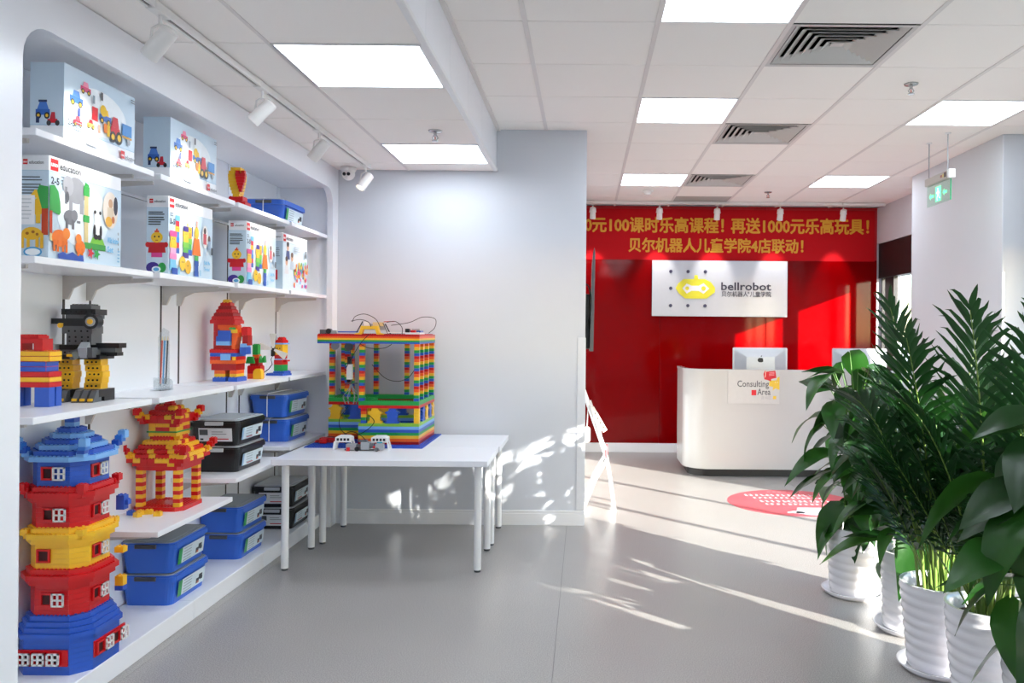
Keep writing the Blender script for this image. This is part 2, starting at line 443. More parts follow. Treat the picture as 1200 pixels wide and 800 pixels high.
for k, (a, b) in enumerate(((2.48, 3.29), (3.302, 3.466), (3.478, 4.045), (4.057, 4.225), (4.237, 4.795), (4.807, 4.970), (4.982, 5.55), (5.562, 5.62))):
    upart('back_panel', lambda m: m.box(LX+.004, LX+.02, a, b, .09, 1.99, gloss_m), .002, 1)
    upart('back_panel', lambda m: m.box(LX+.004, LX+.02, a, b, 1.993, 2.36, gloss_m), .002, 1)
slot_m = mat('slot_dark', '3a3533', .6)
for y in (3.296, 3.472, 4.051, 4.231, 4.801, 4.976, 5.556):
    upart('slotted_upright', lambda m: m.box(LX+.003, LX+.0215, y-.006, y+.006, .09, 1.99, slot_m))
upart('back_liner', lambda m: m.box(LX, LX+.003, 2.48, 5.62, 0, 2.36, white_m))
for (a, b) in ((2.48, 3.80), (3.803, 4.62), (4.623, 5.62)):
    upart('plinth', lambda m: m.box(LX+.02, -1.84, a, b, 0, .09, white_m), .003, 1)
br_m = mat('shelf_bracket', 'c9c4c0', .4, .02)
def shelf(k, z, front=SHF):
    a, b = SEC[k]
    s = upart('shelf', lambda m: m.box(SHB+.004, front, a, b, z-.024, z, white_m), .002, 1)
    for y in (a+.05, b-.05):
        def brf(m):
            pts = [(SHB+.004, z-.12), (SHB+.03, z-.12), (SHB+.05, z-.075), (SHB+.10, z-.05), (front-.06, z-.038), (front-.06, z-.024), (SHB+.004, z-.024)]
            m.prism([(p[0], p[1]) for p in pts], y-.006, y+.006, br_m, 'y')
        upart('bracket', brf, 0, 1, s)
ZA, ZB, ZC = 2.03, 1.612, 1.083
for k in range(4):
    for z in (ZA, ZB, ZC): shelf(k, z)
shelf(1, .515); shelf(2, .60); shelf(3, .655)
ZP = .09

# ------------------------------------------------------------------ printed toy boxes
card_m = mat('carton_white', 'eff1f4', .3, .01); cardb_m = mat('carton_pale_blue', 'c9dcea', .3, .06, 4)
class Print:
    """flat print on a box side; side 'x' faces the aisle (u along +y), side 'y' faces -y (u along +x); layers stack by fractions of a millimetre"""
    def __init__(s, side, at, u0, v0, base=0.0004): s.s = side; s.at = at; s.u0 = u0; s.v0 = v0; s.mb = MB(); s.k = 0; s.base = base
    def P(s, u, v):
        d = s.base+s.k*0.00012
        return (s.at+d, s.u0+u, s.v0+v) if s.s == 'x' else (s.u0+u, s.at-d, s.v0+v)
    def poly(s, pts, c):
        s.k += 1; s.mb.add([s.P(*p) for p in pts], [tuple(range(len(pts)))], c if not isinstance(c, str) else ink(c)); return s
    def rect(s, u, v, w, h, c): return s.poly([(u, v), (u+w, v), (u+w, v+h), (u, v+h)], c)
    def ell(s, u, v, a, b, c, n=14): return s.poly([(u+a*math.cos(2*math.pi*i/n), v+b*math.sin(2*math.pi*i/n)) for i in range(n)], c)
    def text(s, u, v, t, size, c, bold=0.0, width=None):
        s.k += 1; s.mb.text(t, size, ink(c), lambda a, b: s.P(u+a, v+b), bold, width); return s
    def build(s, name, parent): return s.mb.build(name, parent)
def logo(p, u, v, s):
    p.rect(u, v, s, s*1.0, 'd8131b'); p.text(u+s*.06, v+s*.36, 'LEGO', s*.36, 'ffffff', s*.02, s*.88)
def lines(p, u, v, w, n, dv, c='6a7480', h=.004):
    rr = random.Random(int(u*1e4)+n)
    for i in range(n): p.rect(u, v-i*dv, w*(.75+.25*rr.random()), h, c)
def carton(name, label, loc, d, w, h, group):
    t = thing(name, label, 'box', loc, 0, group)
    MB().box(-d, 0, 0, w, 0, h, card_m).build('carton', t, .0015, 1)
    return t
def vehicles(p, W, H, s=1.0):
    def car(u, v, k, body, cab):
        p.rect(u, v, .10*k, .030*k, body); p.poly([(u+.02*k, v+.03*k), (u+.03*k, v+.06*k), (u+.07*k, v+.06*k), (u+.08*k, v+.03*k)], cab)
        for a in (.022, .078): p.ell(u+a*k, v, .016*k, .016*k, '2a2a2e'); p.ell(u+a*k, v, .009*k, .009*k, 'f4c430')
    car(.03*s, .150*s, .75, '3a6fc0', '5a90d8'); car(.09*s, .205*s, .6, 'e04a78', 'f08aa8'); car(.05*s, .075*s, .5, 'd02030', 'e05060')
    car(.20*s, .128*s, .75, '3a6fc0', 'f4c430'); p.ell(.225*s, .165*s, .020, .022, 'f0c020')
    p.rect(.155*s, .115*s, .035, .050, 'd81c28'); car(.125*s, .085*s, .45, 'f0c060', 'd02030')
    p.rect(.27*s, .085*s, .06, .035, 'd02838'); p.poly([(.275*s, .085*s+.035), (.285*s, .16*s), (.315*s, .16*s), (.325*s, .12*s)], 'd02838')
    p.ell(.285*s, .082*s, .020, .022, '2a2a2e'); p.ell(.285*s, .082*s, .011, .012, 'f4c430'); p.ell(.325*s, .085*s, .022, .025, '2a2a2e'); p.ell(.325*s, .085*s, .012, .014, 'f4c430')
    p.rect(.345*s, .105*s, .065, .045, '4a8fd0'); p.rect(.345*s, .095*s, .065, .008, 'd8a040'); p.ell(.39*s, .085*s, .011, .013, '9aa0a8')
    p.rect(.225*s, .085*s, .022, .035, 'f08020'); p.rect(.245*s, .075*s, .018, .045, 'f0c020')
    for (a, b, c) in ((.07, .105, '3a50a0'), (.19, .075, 'e8b090'), (.205, .20, '3a3a44'), (.155, .175, '8a9aa8')): p.rect(a*s, b*s, .012, .03, c)
def vehicle_box(loc, label):
    d, w, h = .118, .44, .275
    t = carton('toy_box', label, loc, d, w, h, 'printed toy boxes on the top shelf')
    MB().box(-d-.0002, .0002, -.0002, w+.0002, .055, h-.0005, cardb_m).build('blue_wrap', t)
    p = Print('x', .0003, 0, 0); p.rect(.0, .054, w, .0025, '9cc4dc'); p.ell(.21, .15, .17, .085, 'eef4f8', 24)
    vehicles(p, w, h); p.rect(.335, .012, .026, .030, 'd8131b'); p.text(.337, .022, 'LEGO', .010, 'ffffff', .0004, .022); p.text(.366, .016, 'education', .020, '55585c', .0004, .066)
    p.text(.012, .062, '2-5', .030, '3c4450', .0006); lines(p, .055, .078, .05, 3, .010, '8a949c', .004); p.rect(.12, .018, .07, .02, 'dfe6ec'); lines(p, .40, .255, .03, 2, .01)
    p.build('printed_front', t)
    q = Print('y', -.0003, -d, 0); q.rect(0, .054, d, .0025, '9cc4dc')
    q.rect(.02, .09, .05, .02, '2c5fb4'); q.poly([(.025, .11), (.034, .135), (.058, .135), (.066, .11)], '4478c8'); q.rect(.03, .135, .03, .008, '2a3a60')
    for a in (.03, .06): q.ell(a, .088, .010, .012, '22242a'); q.ell(a, .088, .005, .006, 'f4c430')
    q.rect(.062, .062, .035, .014, 'd02030'); q.poly([(.07, .076), (.076, .10), (.088, .10), (.09, .076)], 'c02838'); q.ell(.067, .062, .008, .010, '2a2a2e'); q.ell(.097, .062, .008, .010, '2a2a2e')
    q.rect(.022, .062, .012, .022, '1f2f58')
    q.build('printed_end', t)
    return t
vehicle_box((-1.83, 2.81, ZA), 'printed toy vehicle box on the top shelf, beside the rounded corner of the frame')
vehicle_box((-1.83, 3.53, ZA), 'printed toy vehicle box on the top shelf, between another box and the heart')

def head_band(p, q, w, d, h, tall=.052):
    p.rect(.0, h-tall-.0015, w, .002, 'a8c8dc'); logo(p, .008, h-tall+.004, .040); p.text(.056, h-tall+.014, 'education', .034, '55585c', .0006, .115)
    q.rect(.0, h-tall-.0015, d, .002, 'a8c8dc'); q.rect(.012, h-tall+.020, .016, .018, 'd8131b'); q.text(.0128, h-tall+.026, 'LEGO', .007, 'ffffff', .0003, .0144); q.text(.033, h-tall+.022, 'education', .016, '6a6d72', .0003, .05)
def wrap(t, d, w, h, band): MB().box(-d-.0002, .0002, -.0002, w+.0002, .0005, h-band, cardb_m).build('blue_wrap', t)
# animals
t = carton('toy_box', 'toy animal box with elephant, tigers, panda and a green tree printed on it', (-1.83, 2.735, ZB), .10, .425, .352, 'printed toy boxes on the second shelf')
d, w, h = .10, .425, .352; wrap(t, d, w, h, .052)
p = Print('x', .0003, 0, 0); q = Print('y', -.0003, -d, 0); head_band(p, q, w, d, h)
p.text(.010, .258, '2-5', .034, '3c4450', .0008); lines(p, .062, .288, .025, 3, .012, '8a949c')
p.ell(.19, .17, .15, .12, 'e4eef4', 24)
G1, G2 = '9a9ca2', '77797f'
p.ell(.145, .255, .055, .048, G1); p.rect(.105, .175, .020, .07, G1); p.rect(.165, .175, .022, .07, G1); p.ell(.10, .265, .030, .036, 'a8aab0'); p.rect(.082, .20, .012, .06, G2); p.ell(.095, .225, .010, .02, '5c5e64')
p.ell(.110, .155, .034, .026, G2); p.rect(.086, .115, .014, .035, '6a6c72'); p.rect(.120, .115, .014, .035, '6a6c72'); p.ell(.135, .165, .018, .02, '7f8188'); p.rect(.148, .14, .020, .009, G2)
p.rect(.190, .075, .024, .17, 'd8c48c'); p.rect(.184, .245, .036, .035, '38a84a'); p.rect(.184, .150, .036, .025, '38a84a'); p.poly([(.188, .28), (.196, .295), (.214, .288), (.218, .28)], '38a84a')
p.rect(.19, .055, .13, .022, '3f9c42'); p.poly([(.225, .077), (.24, .10), (.30, .10), (.315, .077)], '7cc242')
p.ell(.268, .135, .024, .034, 'f0f0f0'); p.ell(.268, .178, .020, .019, 'f4f4f4'); p.ell(.253, .195, .007, .007, '202024'); p.ell(.284, .195, .007, .007, '202024'); p.ell(.25, .125, .008, .024, '202024'); p.ell(.288, .125, .008, .024, '202024'); p.ell(.258, .103, .014, .010, '202024'); p.ell(.28, .103, .014, .010, '202024')
p.poly([(.0, .09), (.0, .065), (.05, .05), (.055, .075)], 'e0c890')
p.ell(.052, .075, .042, .030, 'f07a24'); p.ell(.088, .095, .020, .020, 'f28a34')
for a in (.018, .036, .064, .082): p.rect(a, .028, .012, .040, 'e86f1c')
p.ell(.165, .055, .028, .026, 'f07a24'); p.ell(.155, .085, .017, .017, 'f28a34'); p.rect(.148, .02, .011, .03, 'e86f1c'); p.rect(.17, .02, .011, .03, 'e86f1c')
p.poly([(.045, .005), (.04, .02), (.07, .03), (.09, .022), (.12, .034), (.15, .022), (.18, .028), (.185, .005)], '3457b0')
for (a, c) in ((.225, 'd02838'), (.262, '34a850')):
    p.poly([(a+.022*math.cos(R(36*i))*(1 if i % 2 == 0 else .45), .04+.024*math.sin(R(36*i))*(1 if i % 2 == 0 else .45)) for i in range(10)], c)
p.ell(.345, .215, .048, .070, 'e8dccf', 22); p.ell(.345, .24, .014, .018, 'caa07c'); p.rect(.325, .165, .04, .06, 'd8c8b0'); p.ell(.378, .235, .014, .036, '2a2c3a'); p.ell(.335, .17, .022, .02, 'e8b040'); p.ell(.362, .18, .010, .014, 'c87848')
p.text(.325, .09, 'Wild Animal', .030, '5fb4e0', .0008, .075); p.text(.325, .055, 'Set', .030, '5fb4e0', .0008)
for i in range(4): p.ell(.395, .13-.02*i, .004, .006, '9aa4ac'); p.rect(.39, .02+.013*i, .014, .006, '7fb8d8')
p.build('printed_front', t)
lines(q, .008, .275, .080, 2, .010, '5a646c'); lines(q, .008, .250, .070, 4, .010, '5a646c')
q.ell(.065, .175, .02, .03, 'f2c02c'); q.poly([(.04, .215), (.055, .235), (.075, .23), (.085, .205), (.07, .20)], 'f2c02c'); q.rect(.058, .12, .016, .07, 'f2c02c')
q.poly([(.062, .23), (.07, .25), (.1, .245), (.1, .165), (.08, .165)], '3aa34c'); q.rect(.078, .08, .022, .09, 'c4431f')
q.ell(.045, .085, .035, .022, 'e8b428'); [q.rect(a, .035, .011, .05, 'e8b428') for a in (.008, .028, .058, .074)]
q.ell(.03, .085, .006, .005, 'a06018'); q.ell(.05, .09, .006, .005, 'a06018'); q.ell(.064, .082, .005, .005, 'a06018')
q.rect(.004, .115, .052, .10, 'f2f2f4'); lines(q, .01, .20, .035, 6, .013, 'c4c8cc', .003)
q.ell(.05, .022, .032, .018, '4a9fd0'); q.ell(.05, .022, .026, .012, 'f0f6fa')
q.build('printed_end', t)
# the tree crown that runs over the edge onto the front
p = Print('x', .0003, 0, 0, .0035); p.poly([(.0, .165), (.0, .25), (.025, .255), (.045, .235), (.055, .20), (.058, .165), (.05, .155)], '3aa34c'); p.rect(.0, .08, .014, .085, 'c4431f'); p.build('printed_tree', t)

def figures_box(loc, label):
    d, w, h = .095, .415, .345
    t = carton('toy_box', label, loc, d, w, h, 'printed toy boxes on the second shelf'); wrap(t, d, w, h, .052)
    p = Print('x', .0003, 0, 0); q = Print('y', -.0003, -d, 0); head_band(p, q, w, d, h)
    p.text(.012, .225, '3-5', .034, '3c4450', .0008); lines(p, .012, .27, .03, 2, .01)
    p.ell(.17, .14, .15, .12, 'e6f0f6', 24)
    def fig(u, v, cols, ww=.030, hh=.026, face=None):
        z = v
        for i, c in enumerate(cols):
            k = ww*(1.0 if i % 2 else 1.2)
            p.rect(u-k/2, z, k, hh, c)
            if face == i: p.ell(u-.006, z+hh*.55, .0022, .003, '28242a'); p.ell(u+.006, z+hh*.55, .0022, .003, '28242a')
            z += hh
    fig(.075, .10, ['2f62b8', 'd02838', '3f86d0', '4a90d8', 'f4c430', 'd02838', '6cb8e8'], .032, .024, 4)
    fig(.185, .10, ['2f62b8', '4cae4e', '7cc242', 'e8a030', 'f4c430'], .036, .026, 4); p.rect(.158, .19, .010, .055, 'f4c430'); p.rect(.203, .19, .010, .045, '3050a0')
    fig(.035, .02, ['7ec8e8', '7ec8e8', 'f08cc0', 'f4a8cc', 'f4c430', 'f4c430', 'e04890'], .050, .025, 5)
    fig(.145, .085, ['43308c', '58b04a', '7cc242', 'f4c430', 'f4c430', '43308c'], .044, .024, 4)
    fig(.245, .008, ['2f58b0', '2f58b0', '2f58b0', '4cae4e'], .034, .024); p.poly([(.205, .105), (.222, .185), (.268, .185), (.285, .105)], 'f07a24'); p.ell(.245, .21, .020, .030, 'f4c430'); p.rect(.241, .235, .009, .03, 'f07a24')
    p.ell(.115, .058, .028, .033, 'f4c430'); p.ell(.165, .045, .028, .032, 'e8b42c'); p.ell(.108, .064, .003, .004, '28242a'); p.ell(.123, .064, .003, .004, '28242a'); p.ell(.16, .05, .003, .004, '28242a')
    p.rect(.02, .004, .05, .028, '2f58b0'); p.rect(.075, .008, .012, .03, '7ec8e8')
    p.ell(.325, .20, .030, .055, 'f0ece8', 18); p.ell(.322, .228, .012, .016, '4a2e24'); p.rect(.306, .165, .032, .05, 'c8505a'); p.ell(.365, .19, .014, .022, '6a4a3a'); p.rect(.355, .145, .024, .04, '9ab0c8')
    p.rect(.335, .115, .02, .02, 'c8d0d8'); p.rect(.385, .12, .016, .035, '40464c')
    p.text(.315, .07, 'Build Me', .026, '6fbce4', .0008, .06); p.text(.315, .040, '"Emotions"', .022, '6fbce4', .0008, .06); p.rect(.27, .012, .016, .028, '9cc8e0')
    p.build('printed_front', t)
    lines(q, .008, .27, .080, 2, .009, '3c464e', .005); lines(q, .008, .247, .072, 4, .010, '3c464e', .005)
    q.rect(.022, .075, .048, .02, 'e04890'); q.poly([(.008, .095), (.012, .14), (.08, .14), (.085, .095)], 'c81c24'); q.ell(.006, .13, .010, .012, 'c81c24'); q.ell(.086, .13, .010, .012, 'c81c24')
    q.ell(.046, .162, .026, .024, 'f4c430'); q.ell(.037, .165, .0035, .0045, '28242a'); q.ell(.055, .165, .0035, .0045, '28242a'); q.rect(.036, .184, .020, .008, 'e8501c'); q.rect(.043, .190, .007, .010, 'e8501c'); q.rect(.04, .148, .012, .003, 'b03020')
    q.ell(.03, .030, .030, .024, '43308c'); q.ell(.07, .03, .018, .022, '2f9c48'); q.ell(.045, .022, .020, .014, 'f0f6fa'); q.ell(.045, .022, .013, .008, '5aa8d8')
    q.build('printed_end', t)
figures_box((-1.83, 3.52, ZB), 'toy figure box on the second shelf, between the animal box and another figure box')
figures_box((-1.83, 4.325, ZB), 'toy figure box on the second shelf, directly under the brick heart')
t = carton('toy_box', 'toy box with pictures of children and small bricks, last on the second shelf', (-1.83, 4.85, ZB), .095, .42, .345, 'printed toy boxes on the second shelf')
d, w, h = .095, .42, .345; wrap(t, d, w, h, .052)
p = Print('x', .0003, 0, 0); q = Print('y', -.0003, -d, 0); p.rect(.004, .004, w-.008, h-.062, 'd6e4ee'); head_band(p, q, w, d, h)
for (a, b, c, e) in ((.08, .22, '3a2a24', '3d4c80'), (.06, .13, '4a3428', 'd8d8dc'), (.15, .16, '6a4a38', 'b8c4d0')):
    p.ell(a, b+.045, .020, .026, 'd8a888'); p.ell(a, b+.062, .021, .016, c); p.poly([(a-.034, b-.03), (a-.025, b+.022), (a+.025, b+.022), (a+.034, b-.03)], e)
rr = random.Random(3); cs = ['d02838', '2f62b8', 'f4c430', '4cae4e', 'f07a24', '6cb8e8', 'e04890']
for i in range(34):
    p.rect(.17+.22*rr.random(), .02+.11*rr.random(), .022, .020, rr.choice(cs))
for i in range(9):
    u = .2+.2*rr.random(); v = .10+.03*rr.random()
    for k in range(3): p.rect(u, v+k*.022, .018, .022, rr.choice(cs))
lines(p, .16, .27, .11, 3, .012, 'b4c0ca', .007); p.rect(.36, .22, .022, .045, '4a5058')
p.build('printed_front', t)
lines(q, .02, .25, .06, 5, .012, '6a747c'); q.rect(.02, .06, .02, .04, 'f4c430'); q.rect(.045, .06, .02, .06, 'd02838'); q.build('printed_end', t)

# ------------------------------------------------------------------ plastic storage bins
lid_m = mat('bin_lid_grey', '9aa0a4', .25, .05, 6); lidw_m = mat('bin_lid_clear', 'c6cbd0', .2, .05, 6)
def make_bin(col, lid, L, Wd, H, labels, name='storage_bin'):
    t = thing(name, 'bin', 'storage bin')
    c = mat('bin_'+col, {'blue': '2f66cc', 'black': '18191b'}[col], .3, .05, 10)
    hx, hy = Wd/2, L/2
    def body(m):
        a = rrect(-hx+.022, hx-.022, -hy+.022, hy-.022, .03, 4); b = rrect(-hx+.008, hx-.008, -hy+.008, hy-.008, .03, 4)
        m.prism(a, 0.0, H-.02, c, 'z', b)
    part('tub', t, body)
    def rim(m):
        m.prism(rrect(-hx, hx, -hy, hy, .034, 4), H-.034, H-.012, c); m.prism(rrect(-hx+.004, hx-.004, -hy+.004, hy-.004, .034, 4), H-.012, H-.004, c)
    r_ = part('rim', t, rim)
    def lidf(m):
        m.prism(rrect(-hx+.010, hx-.010, -hy+.010, hy-.010, .03, 4), H-.006, H+.001, lid)
        m.prism(rrect(-hx+.030, hx-.030, -hy+.030, hy-.030, .02, 4), H+.001, H+.004, lid)
    part('lid', t, lidf)
    for s in (-1, 1):
        part('latch', t, lambda m: m.box(-.05, .05, s*(hy-.002)-.006, s*(hy-.002)+.006, H-.028, H-.008, grey_pl if col == 'blue' else lid), .003, 1)
    def plate(m, x0, kind):
        # label on the aisle side
        x = hx-.0145
        k0, k1 = -hy+.06, hy-.05
        def Q(u, v): return (x+(v-.02)*.12+.002, u, v)
        def quad(u0, u1, v0, v1, mm, e=0): m.add([tuple(Vector(Q(u, v))+Vector((e, 0, 0))) for (u, v) in ((u0, v0), (u1, v0), (u1, v1), (u0, v1))], [(0, 1, 2, 3)], mm)
        v0, v1 = .026, H-.046
        quad(k0, k1, v0, v1, ink('d4e2e8'))
        if col == 'blue': quad(k0, k0+.035, v0, v1, ink('2f9c58'), .0006)
        else: quad(k0, k0+.02, v0, v1, ink('8fb8d8'), .0006)
        for i in range(5): quad(k0+.05, k0+.13, v1-.012-i*.014, v1-.008-i*.014, ink('9aa6ae'), .0006)
        for (a, b, e, f) in ((.05, .035, .05, .075), (.075, .03, .035, .06), (.035, .025, .045, .06)): quad(k1-a-.01, k1-a+b-.01, e, f, ink('3a4248'), .0008)
        quad(k1-.075, k1-.055, .035, .045, ink('c86a50'), .001)
        if kind == 2: quad(k0+.06, k0+.14, v0+.006, v0+.011, ink('c03838'), .001)
    part('side_label', t, lambda m: plate(m, 0, 1 if col == 'blue' else 2))
    if labels:
        def ep(m):
            y = -hy+.0145
            def Q(u, v, e=0): return (u, y-(v-.02)*.12-.002-e, v)
            def quad(u0, u1, v0, v1, mm, e=0): m.add([Q(u0, v0, e), Q(u1, v0, e), Q(u1, v1, e), Q(u0, v1, e)], [(0, 1, 2, 3)], mm)
            quad(-hx+.05, hx-.04, .024, H-.042, ink('dfe2e6')); quad(-hx+.055, -hx+.10, .058, H-.050, ink('4a5056'), .0006)
            quad(-hx+.12, hx-.06, .034, .040, ink('c83c3c'), .0006); quad(-hx+.12, hx-.07, .062, .066, ink('8a9096'), .0006); quad(-hx+.12, hx-.09, .074, .078, ink('8a9096'), .0006); quad(-hx+.058, -hx+.075, .030, .040, ink('30363c'), .0006)
        part('end_label', t, ep)
    return t
bins = []
def put(proto, loc, label, rz=0.0):
    b = copy_tree(proto); b.location = loc; b.rotation_euler.z = rz; b['label'] = label; b['group'] = 'plastic storage bins on the shelves'; return b
PB = make_bin('blue', lid_m, .37, .26, .146, False); PK = make_bin('black', lidw_m, .38, .27, .138, True); PK2 = make_bin('black', lidw_m, .38, .27, .138, False)
PBo = make_bin('blue', lidw_m, .40, .25, .146, False)
tie_m = mat('white_tie', 'eef0f2', .4)
for P_ in (PBo,):
    def tie(m):
        m.tube([(.0, -.205, 0.004), (.0, -.207, .06), (.0, -.206, .13), (.0, -.19, .152), (.0, 0, .153), (0, .19, .152)], .003, 6, tie_m)
    part('tie_strap', P_, tie)
HB = .1475
put(PB, (-2.02, 3.89, ZP), 'lower blue storage bin in the stack under the red and yellow brick pavilion')
put(PB, (-2.02, 3.885, ZP+.151), 'upper blue storage bin with grey lid just under the brick pavilion shelf', R(1))
put(PB, (-2.025, 4.64, ZP), 'lower blue storage bin on the plinth beneath the black bins')
put(PB, (-2.025, 4.635, ZP+.151), 'upper blue storage bin on the plinth beneath the black bins', R(-1))
put(PK2, (-1.99, 4.51, .601), 'lower black storage bin in the stack beside the brick pavilion')
put(PK, (-1.99, 4.505, .601+.143), 'black storage bin with a white end label, topmost of its stack')
put(PBo, (-2.0, 5.30, .656), 'lower blue bin with a white strap in the stack behind the table')
put(PBo, (-2.0, 5.28, .656+.158), 'upper blue bin with a white strap in the stack under the windmill', R(-1.5))
put(PK, (-1.995, 5.33, ZP), 'lower black storage bin in the stack behind the table legs')
put(PK, (-1.995, 5.32, ZP+.143), 'upper black storage bin in the stack behind the table legs', R(1))
put(PBo, (-1.985, 5.14, ZA), 'blue storage bin with white strap on the top shelf beside the heart')
for p_ in (PB, PK, PK2, PBo):
    for c in list(p_.children): bpy.data.objects.remove(c)
    bpy.data.objects.remove(p_)

# ------------------------------------------------------------------ brick models
def octo(hx, hy, c): return [(-hx+c, -hy), (hx-c, -hy), (hx, -hy+c), (hx, hy-c), (hx-c, hy), (-hx+c, hy), (-hx, hy-c), (-hx, -hy+c)]
BH = .0192
def inpoly(x, y, hx, hy, c): return abs(x) <= hx and abs(y) <= hy and abs(x)+abs(y) <= hx+hy-c
def tier(m, z, hx, hy, c, col, inner=None, p=.016, h=BH):
    m.prism(octo(hx, hy, c), z, z+h-.0006, col)
    nx = int(hx/p); ny = int(hy/p)
    for i in range(-nx, nx+1):
        for j in range(-ny, ny+1):
            x, y = (i)*p, (j)*p
            if not inpoly(x, y, hx-.006, hy-.006, c+.002): continue
            if inner and inpoly(x, y, inner[0], inner[1], inner[2]): continue
            m.stud(x, y, z+h-.0006, col, .0046, .004)
def horn(m, x, y, sx, sy, z, cols, n=3):
    # stepped upturned corner
    for k in range(n):
        xx = x+sx*k*.010; yy = y+sy*k*.010
        m.brick(xx-.014, xx+.014, yy-.014, yy+.014, z+k*BH*.75, z+(k+1)*BH*.95, cols[k % len(cols)], .014)
def brick_window(parent, name, c, face, w=.05, h=.05, shut=True):
    # face 'f' looks to -y, 's' looks to +x ; red box frame with a white grid shutter hinged beside
    o = MB(); rd = brk('red'); dk = mat('brick_opening', '3a1010', .6)
    def B(u0, u1, v0, v1, d0, d1, m):
        if face == 'f': o.box(c[0]+u0, c[0]+u1, c[1]-d1, c[1]-d0, c[2]+v0, c[2]+v1, m)
        else: o.box(c[0]+d0, c[0]+d1, c[1]+u0, c[1]+u1, c[2]+v0, c[2]+v1, m)
    B(-w/2, w/2, -h/2, h/2, -.004, .0015, dk)
    t_ = .007
    for a in ((-w/2, w/2, -h/2, -h/2+t_), (-w/2, w/2, h/2-t_, h/2), (-w/2, -w/2+t_, -h/2+t_, h/2-t_), (w/2-t_, w/2, -h/2+t_, h/2-t_)): B(a[0], a[1], a[2], a[3], -.002, .008, rd)
    f = o.build(name, parent)
    if shut:
        o = MB(); wh = brk('white'); s0 = w/2 if shut == 1 else -w/2; tt = .0055
        for a in ((0, w, -h/2, -h/2+tt), (0, w, h/2-tt, h/2), (0, tt, -h/2, h/2), (w-tt, w, -h/2, h/2), (w/2-tt/2, w/2+tt/2, -h/2, h/2), (0, w, -tt/2, tt/2)):
            B(s0+a[0], s0+a[1], a[2], a[3], .008, .014, wh)
        o.build('shutter', f)
pg = thing('brick_pagoda', 'tall five-storey toy brick pagoda in blue, red and yellow on the plinth', 'brick model', (-1.985, 3.115, ZP))
Bm = brk('blue'); Rm = brk('red'); Ym = brk('yellow'); Lb = brk('lblue'); Mb = brk('mblue')
def storey(name, z0, n, hx, hy, c, col):
    def f(m):
        for k in range(n): m.prism(octo(hx, hy, c), z0+k*BH, z0+(k+1)*BH-.0005, col)
    return part(name, pg, f)
def eave(name, z0, rows, col, hornc, hn=3):
    def f(m):
        for k, (hx, hy, c) in enumerate(rows):
            nx = rows[k+1] if k+1 < len(rows) else (hx-.03, hy-.03, c)
            cc = col[k % len(col)] if isinstance(col, list) else col
            tier(m, z0+k*BH, hx, hy, c, cc, (nx[0]-.004, nx[1]-.004, nx[2]))
    e = part(name, pg, f)
    hx, hy, c = rows[0]
    for sx in (-1, 1):
        for sy in (-1, 1):
            if hornc: part('corner_horn', pg, lambda m: horn(m, sx*(hx-c*.55), sy*(hy-c*.55), sx*.8, sy*.8, z0+BH*.8, hornc, hn))
def sq(rows): return [(a, a, c) for (a, c) in rows]
storey('base_storey', 0, 7, .140, .140, .055, Bm)
part('window_band', pg, lambda m: m.box(-.105, .082, -.147, -.141, .035, .095, Rm)); part('window_band', pg, lambda m: m.box(.141, .147, -.085, .115, .045, .105, Rm))
for k in range(3): brick_window(pg, 'window', (-.072+k*.054, -.147, .065), 'f', .046, .048, 0)
def grille(parent, c, face, w=.046, h=.046):
    o = MB(); wh = brk('white'); tt = .0055
    for a in ((0, w, -h/2, -h/2+tt), (0, w, h/2-tt, h/2), (0, tt, -h/2, h/2), (w-tt, w, -h/2, h/2), (w/2-tt/2, w/2+tt/2, -h/2, h/2), (0, w, -tt/2, tt/2)):
        o.box(c[0]-w/2+a[0], c[0]-w/2+a[1], c[1]-.009, c[1]-.002, c[2]+a[2], c[2]+a[3], wh)
    o.build('shutter', parent)
for k in range(3): grille(pg, (-.072+k*.054, -.155, .065), 'f')
brick_window(pg, 'window', (.147, -.055, .075), 's', .048, .05, 1); brick_window(pg, 'window', (.147, .045, .075), 's', .048, .05, 1)
eave('base_eave', 7*BH, sq([(.150, .06), (.141, .056), (.132, .052), (.122, .048)]), Bm, None)
z = 11*BH
storey('storey_wall', z, 6, .112, .112, .048, Rm); brick_window(pg, 'window', (-.018, -.112, z+.06), 'f', .046, .05, 1); brick_window(pg, 'window', (.112, -.03, z+.06), 's', .046, .05, 1)
eave('eave', z+6*BH, sq([(.130, .058), (.140, .06), (.126, .054)]), Rm, None)
z2 = z+9*BH
storey('storey_wall', z2, 5, .112, .112, .048, Ym); brick_window(pg, 'window', (-.03, -.112, z2+.05), 'f', .05, .05, 0); brick_window(pg, 'window', (.112, -.03, z2+.052), 's', .046, .05, 1)
eave('eave', z2+5*BH, sq([(.128, .058), (.138, .06), (.124, .054)]), Ym, [Ym], 2)
z3 = z2+8*BH
storey('storey_wall', z3, 5, .110, .110, .047, Rm); brick_window(pg, 'window', (-.015, -.110, z3+.05), 'f', .046, .05, 1); brick_window(pg, 'window', (.110, -.03, z3+.052), 's', .046, .05, 1)
eave('eave', z3+5*BH, sq([(.127, .058), (.137, .06), (.123, .054)]), Rm, [Rm], 3)
z4 = z3+8*BH
storey('storey_wall', z4, 5, .108, .108, .046, Bm); brick_window(pg, 'window', (-.02, -.108, z4+.05), 'f', .046, .05, 1); brick_window(pg, 'window', (.108, -.035, z4+.052), 's', .046, .05, 1)
eave('roof_eave', z4+5*BH, sq([(.136, .062), (.122, .056), (.106, .05), (.088, .042), (.066, .032), (.044, .02)]), [Lb, Bm, Lb, Bm, Lb, Bm], [Lb, Bm, Mb], 4)
zt = z4+11*BH
